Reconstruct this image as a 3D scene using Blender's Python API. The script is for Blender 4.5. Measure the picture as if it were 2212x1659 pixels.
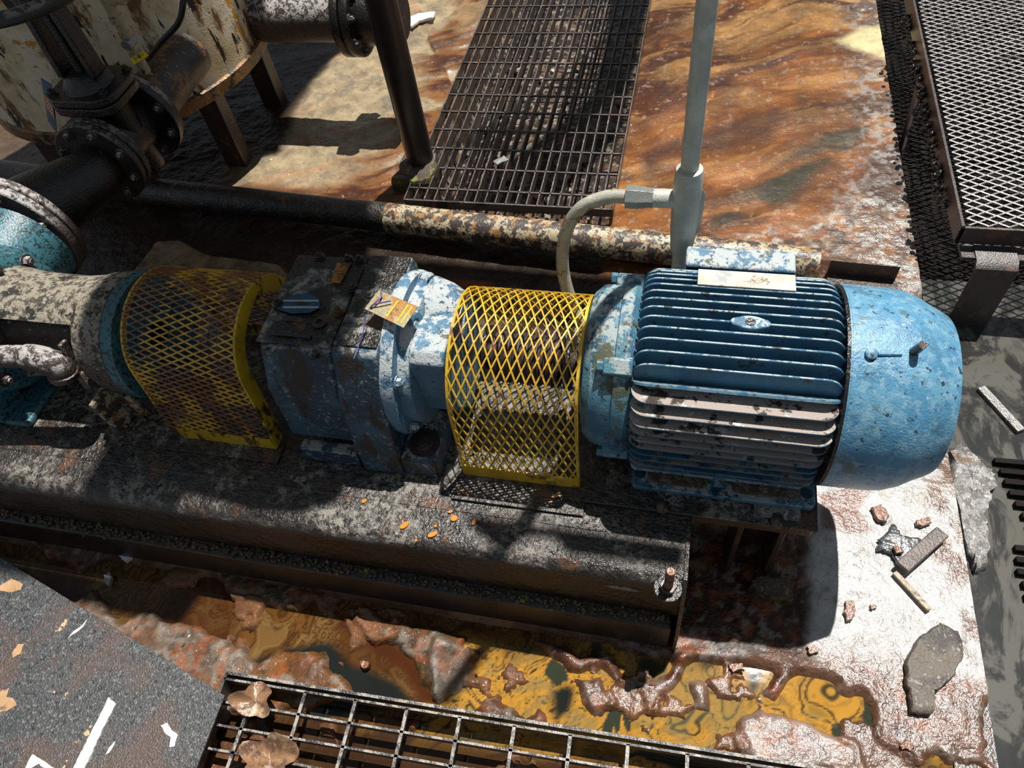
import bpy, math, random
import numpy as np
from mathutils import Vector, Matrix
random.seed(7); rng = np.random.RandomState(7)
for o in list(bpy.data.objects): bpy.data.objects.remove(o)
S = bpy.context.scene

# ------------------------------------------------------------ camera, sky, sun, exposure
F, CX, CY, H = 1580.0, 1106.0, 829.5, 1.6
def _n(v): v = np.array(v, float); return v / np.linalg.norm(v)
_D = _n([214, 1161, F]); _Y = _n([554, -2249, F]); _Y = _n(_Y - _D * _Y.dot(_D)); _X = np.cross(_D, _Y)
RC = np.array([_X, _Y, -_D])
cam = bpy.data.cameras.new('camera'); camo = bpy.data.objects.new('camera', cam); S.collection.objects.link(camo)
m4 = Matrix([[RC[0][0], -RC[0][1], -RC[0][2], 0], [RC[1][0], -RC[1][1], -RC[1][2], 0], [RC[2][0], -RC[2][1], -RC[2][2], H], [0, 0, 0, 1]])
camo.matrix_world = m4
cam.sensor_fit = 'HORIZONTAL'; cam.sensor_width = 36; cam.lens = F / 2212 * 36; cam.clip_start = .02
S.camera = camo
W = bpy.data.worlds.new('world'); S.world = W; W.use_nodes = True
bg = W.node_tree.nodes['Background']; bg.inputs[0].default_value = (.78, .88, 1, 1); bg.inputs[1].default_value = .21
SUN = Vector((.15, .31, 1.0)).normalized()
sl = bpy.data.lights.new('sun', 'SUN'); sl.energy = 5.8; sl.angle = math.radians(.6); sl.color = (1, .97, .92)
so = bpy.data.objects.new('sun', sl); S.collection.objects.link(so)
so.rotation_euler = SUN.to_track_quat('Z', 'Y').to_euler(); so.location = (0, 0, 6)
S.view_settings.view_transform = 'Standard'; S.view_settings.look = 'None'; S.view_settings.exposure = 0; S.view_settings.gamma = 1
S.view_settings.use_curve_mapping = False

def at(px, py, z=0.0):
    """where the line of sight of a photo point meets the height z"""
    d = RC @ np.array([(px - CX) / F, (py - CY) / F, 1.0]); p = d * (z - H) / d[2]
    return (p[0], p[1], z)

# ------------------------------------------------------------ materials
def nn(t, typ, **kw):
    n = t.nodes.new(typ)
    for k, v in kw.items(): setattr(n, k, v)
    return n
def c4(c): return (c[0], c[1], c[2], 1)
def noise(t, vec, scale, detail=4, rough=.6, dist=0, stretch=None):
    if stretch:
        mp = nn(t, 'ShaderNodeMapping'); mp.inputs['Scale'].default_value = stretch; t.links.new(vec, mp.inputs[0]); vec = mp.outputs[0]
    n = nn(t, 'ShaderNodeTexNoise'); n.inputs['Scale'].default_value = scale; n.inputs['Detail'].default_value = detail
    n.inputs['Roughness'].default_value = rough; n.inputs['Distortion'].default_value = dist
    t.links.new(vec, n.inputs['Vector']); return n.outputs['Fac']
def ramp(t, fac, lo, hi, a=0., b=1.):
    n = nn(t, 'ShaderNodeMapRange', interpolation_type='SMOOTHSTEP')
    n.inputs[1].default_value = lo; n.inputs[2].default_value = hi; n.inputs[3].default_value = a; n.inputs[4].default_value = b
    t.links.new(fac, n.inputs[0]); return n.outputs[0]
def mul(t, a, b, op='MULTIPLY'):
    n = nn(t, 'ShaderNodeMath', operation=op)
    for i, x in enumerate((a, b)):
        if isinstance(x, (int, float)): n.inputs[i].default_value = x
        else: t.links.new(x, n.inputs[i])
    return n.outputs[0]
def mixc(t, fac, a, b, mode='MIX'):
    n = nn(t, 'ShaderNodeMix', data_type='RGBA', blend_type=mode); n.clamp_factor = True
    for s, x in ((0, fac), (6, a), (7, b)):
        if isinstance(x, (int, float)): n.inputs[s].default_value = x
        elif isinstance(x, tuple): n.inputs[s].default_value = c4(x)
        else: t.links.new(x, n.inputs[s])
    return n.outputs[2]
def L(color, scale, thr, soft=.06, detail=8, rough=.66, up=0, stretch=None, amt=1., rg=None, dist=0, seed=0):
    return dict(color=color, scale=scale, thr=thr, soft=soft, detail=detail, rough=rough, up=up, stretch=stretch, amt=amt, rg=rg, dist=dist, seed=seed)
def M(name, base, rough=.5, metal=0., layers=(), bump=(120, .25), coat=0., bump2=None, vcol=False, coat_rough=.12, var=.25, spec=.5):
    m = bpy.data.materials.new(name); m.use_nodes = True; t = m.node_tree; t.nodes.clear()
    out = nn(t, 'ShaderNodeOutputMaterial'); b = nn(t, 'ShaderNodeBsdfPrincipled'); t.links.new(b.outputs[0], out.inputs[0])
    tc = nn(t, 'ShaderNodeTexCoord'); vec = tc.outputs['Object']
    geo = nn(t, 'ShaderNodeNewGeometry'); sx = nn(t, 'ShaderNodeSeparateXYZ'); t.links.new(geo.outputs['Normal'], sx.inputs[0])
    if vcol:
        at_ = nn(t, 'ShaderNodeVertexColor', layer_name='col'); col = at_.outputs['Color']
        if vcol == 'gloss':
            t.links.new(ramp(t, at_.outputs['Alpha'], 0, 1, .1, .8), b.inputs['Specular IOR Level'])
            rough_l = ramp(t, at_.outputs['Alpha'], 0, 1, .6, .31)
    else: col = c4(base)[:3]
    v = noise(t, vec, 14, 6, .65)
    col = mixc(t, 1.0, col, mixc(t, ramp(t, v, .3, .7), (1 - var,) * 3, (1 + var * .4,) * 3), 'MULTIPLY')
    rg = None
    for i, l in enumerate(layers):
        vv = vec
        if l['seed']:
            mp = nn(t, 'ShaderNodeMapping'); mp.inputs['Location'].default_value = (l['seed'],) * 3; t.links.new(vec, mp.inputs[0]); vv = mp.outputs[0]
        f = ramp(t, noise(t, vv, l['scale'], l['detail'], l['rough'], l['dist'], l['stretch']), l['thr'] - l['soft'] * .6, l['thr'] + l['soft'] * .6, 0, l['amt'])
        if l['up'] > 0: f = mul(t, f, ramp(t, sx.outputs[2], 1 - l['up'], 1.0 - l['up'] * .4))
        elif l['up'] < 0: f = mul(t, f, ramp(t, sx.outputs[2], -.1, .5, 1, 0))
        col = mixc(t, f, col, l['color'])
        if l['rg'] is not None:
            n = nn(t, 'ShaderNodeMix', data_type='FLOAT'); t.links.new(f, n.inputs[0])
            if rg is None: n.inputs[2].default_value = rough
            else: t.links.new(rg, n.inputs[2])
            n.inputs[3].default_value = l['rg']; rg = n.outputs[0]
    t.links.new(col, b.inputs['Base Color']) if not isinstance(col, tuple) else None
    if vcol == 'gloss': t.links.new(rough_l, b.inputs['Roughness'])
    elif rg is None: b.inputs['Roughness'].default_value = rough
    else: t.links.new(rg, b.inputs['Roughness'])
    b.inputs['Metallic'].default_value = metal; b.inputs['Specular IOR Level'].default_value = spec
    b.inputs['Coat Weight'].default_value = coat; b.inputs['Coat Roughness'].default_value = coat_rough
    bn = nn(t, 'ShaderNodeBump'); bn.inputs['Strength'].default_value = bump[1]; bn.inputs['Distance'].default_value = .003
    h = noise(t, vec, bump[0], 3, .6)
    if bump2: h = mul(t, h, mul(t, noise(t, vec, bump2[0], 4), bump2[1]), 'ADD')
    t.links.new(h, bn.inputs['Height']); t.links.new(bn.outputs[0], b.inputs['Normal'])
    if coat: t.links.new(bn.outputs[0], b.inputs['Coat Normal'])
    return m

WHT = (.62, .62, .58); GRIME = (.035, .028, .022); RUST = (.32, .1, .02); DUST = (.42, .37, .31)
m_dome = M('rusty_black_dome', (.045, .03, .025), .5, 0, [L((.22, .1, .035), 14, .56, .06), L((.35, .32, .28), 60, .62, .04, up=.8), L((.01, .01, .01), 20, .56, .06)], (150, .7), coat=.5, coat_rough=.2)
m_blue = M('blue_paint', (.065, .19, .29), .42, 0, [
    L((.10, .24, .31), 14, .5, .1), L((.02, .06, .10), 22, .58, .06), L((.42, .46, .44), 38, .52, .05, up=.5, amt=.85, rg=.85), L((.09, .10, .06), 9, .60, .04), L(GRIME, 60, .62, .02), L((.2, .12, .05), 26, .68, .02)], (260, .5), bump2=(60, .6))
m_fin = M('fin_blue_paint', (.055, .155, .25), .45, 0, [
    L((.06, .16, .23), 12, .54, .08), L((.45, .55, .55), 40, .46, .05, up=.35, amt=.9), L((.05, .05, .04), 40, .61, .03), L((.26, .18, .12), 22, .68, .02)], (260, .4))
m_hfin = M('dusty_fin_paint', (.03, .11, .18), .5, 0, [
    L((.42, .35, .30), 22, .34, .06, up=.35, amt=.95, rg=.9), L((.025, .05, .075), 40, .62, .02, up=.35), L((.05, .04, .032), 20, .555, .04, up=.35), L((.6, .6, .56), 50, .62, .03, up=.35), L(GRIME, 60, .66, .02)], (260, .5))
m_hfin2 = M('lower_fin_paint', (.035, .12, .20), .5, 0, [L((.25, .21, .18), 22, .52, .06, up=.35, amt=.9, rg=.9), L((.03, .03, .03), 40, .60, .02)], (260, .5))
m_cowl = M('cowl_blue_paint', (.085, .27, .44), .38, 0, [
    L((.15, .36, .50), 18, .5, .1, amt=.8), L((.06, .20, .36), 9, .56, .1, amt=.8), L((.30, .48, .58), 60, .54, .07, amt=.45), L((.10, .13, .09), 20, .62, .04, amt=.8), L((.03, .05, .07), 70, .62, .02), L((.22, .16, .09), 34, .69, .02), L((.55, .62, .62), 90, .66, .02, up=.9, amt=.7)], (260, .45), coat=.15, coat_rough=.35)
m_gear = M('grimy_gearbox_paint', (.022, .055, .085), .5, 0, [
    L((.04, .10, .15), 10, .56, .08), L((.26, .27, .26), 85, .585, .03, rough=.75), L((.38, .38, .35), 30, .5, .06, up=.5, amt=.75, rg=.85), L((.03, .022, .015), 14, .56, .06, stretch=(1, 1, .35)), L((.38, .14, .04), 20, .72, .02)], (200, .8), coat=.2, coat_rough=.3, bump2=(50, 1))
m_gear_top = M('oily_gearbox_top', (.10, .105, .095), .45, 0, [
    L((.28, .28, .25), 60, .52, .05, rough=.72), L((.016, .012, .009), 13, .46, .06, rg=.25), L((.10, .045, .015), 18, .60, .04), L((.03, .09, .15), 15, .72, .02), L((.4, .13, .03), 22, .70, .02)], (170, .9), coat=.4, coat_rough=.15, bump2=(45, 1.5))
m_gear_clean = M('pale_blue_casting', (.10, .22, .33), .45, 0, [L((.52, .55, .54), 34, .46, .05, up=.9, amt=.9, rg=.8), L((.05, .10, .15), 85, .60, .03), L((.12, .12, .09), 18, .62, .03), L(RUST, 20, .74, .02)], (240, .7), coat=.15, coat_rough=.3, bump2=(60, .8))
m_pump = M('crusted_pump_casting', (.075, .06, .045), .7, 0, [
    L((.32, .28, .21), 60, .48, .06, up=.9, amt=.9, rough=.75), L((.02, .016, .013), 26, .56, .04), L((.05, .13, .18), 9, .68, .03), L((.36, .33, .27), 120, .60, .03, amt=.7)], (150, 1), bump2=(30, 2))
m_clean = M('clean_dark_blue', (.015, .085, .17), .35, 0, [L((.2, .25, .3), 20, .7, .04)], (200, .3), coat=.4)
m_hous = M('dark_brown_housing', (.03, .02, .016), .5, 0, [L((.25, .22, .18), 70, .62, .03, up=.9), L((.07, .04, .03), 20, .56, .05)], (150, .9), coat=.3)
m_volute = M('speckled_blue_paint', (.05, .17, .21), .4, 0, [L((.02, .03, .03), 110, .54, .03), L((.42, .42, .36), 16, .66, .04, up=.8)], (200, .5), coat=.3)
m_dustpipe = M('dust_caked_iron', (.07, .045, .038), .6, 0, [L((.45, .43, .41), 48, .48, .06, up=.9, amt=.95, rg=.9), L((.035, .022, .016), 80, .58, .03)], (160, .9), coat=.3, bump2=(40, 1))
m_black = M('black_oily_iron', (.011, .0095, .009), .35, 0, [L((.07, .055, .04), 40, .62, .04, up=.7), L((.22, .2, .16), 60, .70, .02, up=.8), L((.04, .022, .012), 14, .6, .05)], (150, .8), coat=.5, coat_rough=.2)
m_valve_flange = M('dusty_black_flange', (.025, .022, .02), .55, 0, [L((.2, .18, .145), 60, .5, .06, up=.9, amt=.85), L((.06, .035, .015), 18, .6, .04)], (150, .8), coat=.3, coat_rough=.3)
m_yel = M('yellow_guard_paint', (.70, .42, .025), .38, 0, [L((.2, .06, .015), 17, .60, .06), L((.06, .03, .02), 11, .66, .05), L((.85, .6, .08), 8, .58, .1)], (300, .3), coat=.3)
m_yel_dirty = M('rusty_yellow_mesh', (.75, .42, .03), .4, 0, [L((.25, .09, .03), 10, .50, .07), L((.10, .06, .05), 7, .57, .05), L((.75, .25, .03), 14, .66, .04)], (300, .3), coat=.5)
m_yel_plate = M('grimy_yellow_plate', (.66, .42, .015), .42, 0, [L((.07, .035, .012), 20, .55, .05, stretch=(1, 1, .35)), L((.03, .02, .012), 9, .62, .05)], (300, .3), coat=.3)
m_grate = M('brown_grating_steel', (.09, .068, .062), .5, 0, [L((.32, .26, .22), 30, .62, .06, up=.4), L((.02, .015, .012), 12, .56, .07), L((.22, .09, .03), 16, .66, .04)], (220, .6), coat=.6, coat_rough=.2)
m_grate2 = M('grey_grating_steel', (.055, .048, .045), .5, 0, [L((.3, .28, .25), 60, .5, .08, up=.3), L((.35, .28, .16), 9, .62, .06, up=.3), L((.02, .016, .014), 22, .55, .06)], (220, .6), coat=.6, coat_rough=.2)
m_expand = M('walkway_mesh_steel', (.2, .19, .18), .33, .3, [L((.05, .04, .035), 16, .62, .06)], (220, .4), coat=.5, coat_rough=.2)
m_rail = M('brown_painted_steel', (.05, .036, .032), .45, 0, [L((.11, .06, .045), 18, .58, .06), L((.2, .18, .17), 60, .68, .03)], (220, .5), coat=.5, coat_rough=.25)
m_frame = M('greasy_base_steel', (.07, .058, .05), .55, 0, [
    L((.26, .235, .2), 60, .50, .05, up=.7, amt=.9, rough=.75, rg=.8), L((.02, .015, .012), 6, .47, .06, rg=.2, amt=.85), L((.014, .011, .009), 70, .56, .03), L((.13, .06, .03), 12, .62, .05, amt=.7), L((.3, .12, .03), 24, .73, .02), L((.03, .016, .008), 3, .2, .1, up=-1)], (150, 1), coat=.45, coat_rough=.2, bump2=(45, 1.8))  # last layer puts the shade of the upright faces into the colour
m_crust = M('mossy_grit', (.07, .05, .03), .7, 0, [L((.16, .17, .03), 30, .58, .05), L((.3, .25, .18), 90, .62, .04)], (120, 1), coat=.5)
m_webpl = M('brown_web_steel', (.03, .017, .01), .5, 0, [L((.01, .007, .005), 8, .5, .06), L((.08, .04, .02), 34, .66, .03)], (160, .5), coat=.4, coat_rough=.25)
m_conduit = M('grey_green_conduit', (.55, .55, .47), .42, 0, [L((.2, .13, .07), 24, .66, .04, stretch=(1, 1, .25)), L((.62, .62, .56), 12, .58, .08)], (260, .25))
m_flex = M('rust_spotted_flex', (.42, .41, .33), .5, 0, [L((.26, .15, .06), 34, .58, .06), L((.6, .58, .5), 10, .58, .1)], (260, .3))
m_chrome = M('dull_zinc', (.38, .4, .36), .35, .5, [L((.1, .07, .04), 30, .64, .05)], (260, .3))
m_cream = M('stained_cream_tank', (.75, .6, .35), .5, 0, [
    L((.85, .75, .55), 6, .5, .15), L((.20, .10, .03), 9, .57, .07, stretch=(1, 1, .4)), L((.60, .27, .03), 9, .62, .03, seed=3), L((.018, .013, .01), 8, .575, .02, stretch=(1.6, 1.6, .6), seed=5, dist=.8), L((.02, .015, .01), 40, .68, .02)], (160, .4), coat=.2)
m_creampipe = M('peeling_cream_pipe', (.5, .4, .24), .5, 0, [L((.08, .045, .02), 22, .6, .04), L((.45, .25, .06), 14, .64, .05)], (200, .5))
m_pipe = M('scaling_brown_pipe', (.07, .055, .05), .5, 0, [
    L((.36, .18, .06), 34, .55, .03, rough=.7), L((.5, .42, .27), 26, .52, .03, rough=.7), L((.025, .02, .018), 26, .62, .04)], (130, .6), coat=.35)
m_pipe_dark = M('greasy_black_pipe', (.022, .018, .016), .4, 0, [L((.14, .06, .02), 22, .60, .04), L((.05, .05, .02), 90, .62, .04), L((.09, .07, .05), 40, .64, .03)], (120, 1), coat=.6, coat_rough=.15, bump2=(40, 1.5))
m_orange_rim = M('rust_orange_rim', (.28, .13, .04), .6, 0, [L((.4, .22, .05), 20, .56, .06), L((.03, .02, .015), 12, .56, .05)], (120, .8), coat=.4)
m_darkbrown = M('dark_brown_steel', (.05, .03, .022), .4, 0, [L((.12, .07, .04), 26, .6, .06)], (160, .5), coat=.5, coat_rough=.2)
m_post = M('black_brown_post', (.028, .021, .019), .35, 0, [L((.1, .06, .04), 20, .7, .04)], (200, .2), coat=.4, coat_rough=.25)
m_rubber = M('brown_rubber', (.07, .045, .04), .5, 0, [L((.03, .02, .02), 30, .55, .05)], (200, .3))
m_rust = M('wet_rust', (.22, .065, .02), .45, 0, [L((.06, .025, .012), 30, .55, .06), L((.45, .2, .04), 50, .64, .04)], (120, .9), coat=.7)
m_ytag = M('yellow_tag', (.8, .55, .02), .5, 0, [L((.2, .1, .02), 40, .68, .03)], (100, .1))
m_ink = M('black_ink', (.02, .02, .02), .6, 0, (), (100, .1))
m_blu_dk = M('dark_blue_card', (.03, .07, .12), .5, 0, [L((.02, .02, .02), 20, .58, .06)], (100, .2))
m_chipo = M('pale_orange_primer', (.5, .3, .15), .6, 0, [L((.2, .12, .08), 40, .58, .03)], (150, .5))
m_orange = M('orange_card', (.55, .2, .05), .5, 0, [L((.2, .1, .04), 30, .6, .05)], (100, .2))
m_tag = M('rust_stained_tag', (.45, .38, .24), .35, .2, [L((.45, .22, .07), 25, .52, .06), L((.2, .12, .06), 60, .62, .04)], (150, .3))
m_plate_rust = M('orange_stained_plate', (.42, .2, .03), .35, .2, [L((.12, .05, .015), 30, .52, .06)], (150, .3), coat=.5)
m_white_tag = M('corroded_white_plate', (.62, .6, .52), .6, 0, [L((.3, .2, .12), 26, .6, .04), L((.4, .42, .42), 12, .58, .06)], (150, .5))
m_wire = M('blue_grey_wire', (.08, .09, .3), .4, 0, (), (100, .1))
m_hose = M('black_rubber_hose', (.015, .015, .016), .4, 0, (), (150, .2))
m_lowmesh = M('black_matt_mesh', (.012, .01, .009), .7, 0, (), (150, .4), spec=.1)
m_sheet = M('speckled_grey_steel', (.06, .062, .064), .38, 0, [
    L((.24, .24, .235), 130, .57, .04, rough=.8, amt=.9), L((.02, .022, .025), 80, .56, .04), L((.10, .06, .045), 6, .55, .1, amt=.7), L((.6, .4, .2), 14, .69, .015, detail=4), L((.6, .24, .07), 16, .71, .02, seed=4)], (260, .7), coat=.5, coat_rough=.2)
m_white = M('white_paint', (.8, .8, .78), .5, 0, (), (150, .3), var=.05)
m_mud = M('brown_mud_dirt', (.13, .1, .075), .85, 0, [L((.22, .19, .15), 90, .55, .06), L((.05, .035, .025), 30, .58, .05)], (160, 1))
m_stone = M('grey_brown_stone', (.16, .13, .1), .65, 0, [L((.06, .05, .045), 12, .52, .1), L((.28, .19, .12), 9, .62, .06), L((.3, .28, .25), 90, .6, .05)], (160, 1), coat=.3, coat_rough=.35)
m_wood = M('weathered_wood', (.4, .3, .2), .6, 0, [L((.15, .1, .07), 12, .55, .08, stretch=(1, 8, 1))], (160, .5), coat=.3)
m_slat = M('brown_wet_slat', (.12, .085, .07), .5, 0, [L((.05, .035, .03), 14, .52, .08), L((.4, .14, .02), 25, .7, .03)], (160, .6), coat=.4, coat_rough=.3)
m_tar = M('black_folded_sheeting', (.05, .055, .06), .3, 0, [L((.2, .2, .2), 50, .62, .05)], (60, .8), coat=.6)
m_sheetfilm = M('pale_film', (.3, .29, .28), .3, 0, (), (90, .3), coat=.5)
m_leaf = M('dead_leaf', (.33, .18, .09), .5, 0, [L((.12, .06, .035), 22, .5, .08), L((.5, .36, .22), 14, .58, .08)], (90, .8), coat=.5)
m_rock = M('pale_pebble', (.42, .36, .28), .5, 0, [L((.2, .1, .05), 30, .55, .08)], (120, .6), coat=.5)
m_sun_blocker = M('sun_blocker_grey', (.08, .08, .08), .7, 0, (), (50, .2))  # for the unseen sheets added overhead to block the sun
m_moss = M('moss', (.05, .08, .02), .9, 0, (), (200, 1))
m_floor = M('stained_floor', (.5, .4, .3), .36, 0, [
    L((.45, .4, .34), 150, .66, .04, amt=.3), L((.025, .014, .008), 75, .625, .04, amt=.6), L((.3, .08, .015), 30, .72, .02, amt=.7)], (130, .7), coat=.6, coat_rough=.05, vcol='gloss', bump2=(48, 2.0), var=.3, spec=.5)
m_liq = M('oily_liquid', (.5, .3, .1), .4, 0, (), (9, .10), coat=.45, coat_rough=.03, vcol=True, var=.12, bump2=(34, .15), spec=0)
m_blackliq = M('black_oily_water', (.03, .03, .028), .15, 0, [L((.11, .105, .09), 7, .52, .1, stretch=(1, .5, 1), dist=2.2, detail=6)], (8, .15), coat=.8, coat_rough=.06)

# ------------------------------------------------------------ geometry helpers
ROOT = {}
class MB:
    def __init__(s): s.v = []; s.f = []
    def add(s, vs, fs):
        b = len(s.v); s.v += [tuple(float(q) for q in v) for v in vs]; s.f += [tuple(i + b for i in f) for f in fs]; return s
    def box(s, x0, x1, y0, y1, z0, z1):
        return s.add([(x, y, z) for z in (z0, z1) for y in (y0, y1) for x in (x0, x1)],
                     [(0, 2, 3, 1), (4, 5, 7, 6), (0, 1, 5, 4), (2, 6, 7, 3), (0, 4, 6, 2), (1, 3, 7, 5)])
    def bar(s, a, b, w, t, up=(0, 0, 1)):
        a = Vector(a); b = Vector(b); d = (b - a).normalized(); u = Vector(up); sd = d.cross(u).normalized(); u = sd.cross(d).normalized()
        vs = [p + sd * i * w / 2 + u * j * t / 2 for p in (a, b) for i, j in ((-1, -1), (1, -1), (1, 1), (-1, 1))]
        return s.add(vs, [(0, 3, 2, 1), (4, 5, 6, 7), (0, 1, 5, 4), (1, 2, 6, 5), (2, 3, 7, 6), (3, 0, 4, 7)])
    def lathe(s, prof, c, ax, n=40, closed=False):
        """prof: (distance along axis, radius)"""
        ax = Vector(ax).normalized(); c = Vector(c); u = ax.cross(Vector((.31, .2, .93))).normalized(); v = ax.cross(u); vs = []
        for d, r in prof:
            for k in range(n):
                a = 2 * math.pi * k / n; vs.append(c + ax * d + (u * math.cos(a) + v * math.sin(a)) * max(r, 1e-5))
        fs = []; m = len(prof)
        for i in range(m if closed else m - 1):
            for k in range(n):
                k2 = (k + 1) % n; j = (i + 1) % m; fs.append((i * n + k, i * n + k2, j * n + k2, j * n + k))
        if not closed:
            if prof[0][1] > 1e-4: fs.append(tuple(range(n - 1, -1, -1)))
            if prof[-1][1] > 1e-4: fs.append(tuple((m - 1) * n + k for k in range(n)))
        return s.add(vs, fs)
    def cyl(s, a, b, r, r2=None, n=24):
        a = Vector(a); b = Vector(b); return s.lathe([(0, r), ((b - a).length, r if r2 is None else r2)], a, b - a, n)
    def tube(s, pts, r, n=14, cap=True):
        pts = [Vector(p) for p in pts]; rs = r if isinstance(r, (list, tuple)) else [r] * len(pts); vs = []; prev = None
        for i, p in enumerate(pts):
            d = (pts[min(i + 1, len(pts) - 1)] - pts[max(i - 1, 0)]).normalized()
            u = (prev - d * prev.dot(d)).normalized() if prev else d.cross(Vector((.3, .25, .9))).normalized()
            prev = u; v = d.cross(u)
            vs += [p + (u * math.cos(2 * math.pi * k / n) + v * math.sin(2 * math.pi * k / n)) * rs[i] for k in range(n)]
        fs = [(i * n + k, i * n + (k + 1) % n, (i + 1) * n + (k + 1) % n, (i + 1) * n + k) for i in range(len(pts) - 1) for k in range(n)]
        if cap: fs += [tuple(range(n - 1, -1, -1)), tuple((len(pts) - 1) * n + k for k in range(n))]
        return s.add(vs, fs)
    def prism(s, poly, vec, to3):
        """poly of 2-D points mapped by to3, pushed along vec"""
        p = [Vector(to3(*q)) for q in poly]; vec = Vector(vec); n = len(p)
        return s.add(p + [q + vec for q in p], [tuple(range(n - 1, -1, -1)), tuple(range(n, 2 * n))] + [(k, (k + 1) % n, (k + 1) % n + n, k + n) for k in range(n)])
    def build(s, name, mat, parent=None, bevel=0, smooth=40, kind=None, seg=2):
        me = bpy.data.meshes.new(name); o = bpy.data.objects.new(name, me); S.collection.objects.link(o)
        off = Vector((0, 0, 0))
        if parent is not None: off = ROOT.get(parent.name, Vector((0, 0, 0)))
        elif s.v:
            a = np.array(s.v); off = Vector(((a[:, 0].min() + a[:, 0].max()) / 2, (a[:, 1].min() + a[:, 1].max()) / 2, a[:, 2].min())); o.location = off
        ROOT[o.name] = off
        me.from_pydata([(v[0] - off[0], v[1] - off[1], v[2] - off[2]) for v in s.v], [], s.f)
        import bmesh
        bm = bmesh.new(); bm.from_mesh(me); bmesh.ops.recalc_face_normals(bm, faces=bm.faces); bm.to_mesh(me); bm.free()
        me.polygons.foreach_set('use_smooth', [True] * len(me.polygons)); me.set_sharp_from_angle(angle=math.radians(smooth))
        me.materials.append(mat)
        if parent is not None: o.parent = parent
        if bevel:
            b = o.modifiers.new('bevel', 'BEVEL'); b.width = bevel; b.segments = seg; b.limit_method = 'ANGLE'; b.angle_limit = math.radians(40)
        if kind: o['kind'] = kind
        return o
def tag(o, label, cat, group=None, kind=None):
    o['label'] = label; o['category'] = cat
    if group: o['group'] = group
    if kind: o['kind'] = kind
    return o
def thing(name, loc, label, cat, group=None):
    o = bpy.data.objects.new(name, None); o.location = loc; o.empty_display_size = .05; S.collection.objects.link(o); ROOT[o.name] = Vector(loc)
    return tag(o, label, cat, group)
def struct(o, label=None):
    o['kind'] = 'structure'
    if label: o['label'] = label
    return o
def ring(n, f): return [f(2 * math.pi * k / n) for k in range(n)]
def rrect(x0, x1, y0, y1, r, n=5):
    pts = []
    for cx, cy, a0 in ((x1 - r, y1 - r, 0), (x0 + r, y1 - r, 90), (x0 + r, y0 + r, 180), (x1 - r, y0 + r, 270)):
        for k in range(n + 1):
            a = math.radians(a0 + 90 * k / n); pts.append((cx + r * math.cos(a), cy + r * math.sin(a)))
    return pts
def bolt(parent, p, ax, r=.011, mat=None, h=.009, name='bolt'):
    b = MB(); p = Vector(p); ax = Vector(ax).normalized()
    b.lathe([(0, r * 1.5), (.002, r * 1.5)], p, ax, 16); b.lathe([(.002, r), (h, r), (h + .001, r * .85)], p, ax, 6); b.lathe([(h, r * .55), (h + .006, r * .5)], p, ax, 10)
    return b.build(name, mat or m_black, parent, smooth=30)
def smoothline(pts, n=8):
    pts = [Vector(p) for p in pts]; out = []
    for i in range(len(pts) - 1):
        p0, p1, p2, p3 = pts[max(i - 1, 0)], pts[i], pts[i + 1], pts[min(i + 2, len(pts) - 1)]
        for k in range(n):
            t = k / n; out.append(.5 * ((2 * p1) + (-p0 + p2) * t + (2 * p0 - 5 * p1 + 4 * p2 - p3) * t * t + (-p0 + 3 * p1 - 3 * p2 + p3) * t ** 3))
    return out + [pts[-1]]
def expanded(mb, fn, U, V, du, dv, w, th, clip=None):
    """diamond mesh on the surface fn(u, v) -> (point, normal)"""
    nu, nv = int(round(U / du)), int(round(V / dv))
    for i in range(nu + 1):
        for j in range(nv + 1):
            for s in (1, -1):
                for q in (1, -1):
                    u0, v0 = i * du, j * dv; u1, v1 = u0 + s * du / 2, v0 + q * dv / 2
                    if not (-1e-6 <= u1 <= U + 1e-6 and -1e-6 <= v1 <= V + 1e-6): continue
                    if u0 > U + 1e-6 or v0 > V + 1e-6: continue
                    if clip and not clip((u0 + u1) / 2, (v0 + v1) / 2): continue
                    a, na = fn(u0, v0); b, _ = fn(u1, v1); mb.bar(a, b, w, th, na)

# ------------------------------------------------------------ numpy noise and polygons for the floor
def vnoise(x, y, seed):
    tab = np.random.RandomState(seed).rand(257, 257); xi = np.floor(x).astype(int); yi = np.floor(y).astype(int)
    fx = x - xi; fy = y - yi; fx = fx * fx * (3 - 2 * fx); fy = fy * fy * (3 - 2 * fy); a = xi % 256; b = yi % 256
    return (tab[a, b] * (1 - fx) + tab[a + 1, b] * fx) * (1 - fy) + (tab[a, b + 1] * (1 - fx) + tab[a + 1, b + 1] * fx) * fy
def fbm(x, y, sc, seed=0, oct=5, gain=.5):
    t = 0; a = 1; n = 0
    for k in range(oct):
        t = t + a * vnoise(x * sc * 2 ** k + 31.7 * k, y * sc * 2 ** k + 17.3 * k, seed + k); n += a; a *= gain
    return t / n
def sdist(poly, X, Y):
    """signed distance, positive inside"""
    P_ = np.array(poly); d = np.full(X.shape, 9.); ins = np.zeros(X.shape, bool); n = len(P_)
    for i in range(n):
        a = P_[i]; b = P_[(i + 1) % n]; e = b - a; t = np.clip(((X - a[0]) * e[0] + (Y - a[1]) * e[1]) / (e @ e), 0, 1)
        d = np.minimum(d, np.hypot(X - a[0] - t * e[0], Y - a[1] - t * e[1]))
        c = ((a[1] > Y) != (b[1] > Y)) & (X < (b[0] - a[0]) * (Y - a[1]) / (b[1] - a[1] + 1e-12) + a[0]); ins ^= c
    return np.where(ins, d, -d)
def sm(x, lo, hi): t = np.clip((x - lo) / (hi - lo), 0, 1); return t * t * (3 - 2 * t)
def pxp(pts, z=0): return [at(a, b, z)[:2] for a, b in pts]
def lerp(c, d, f): return c * (1 - f[..., None]) + np.array(d) * f[..., None]
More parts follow.
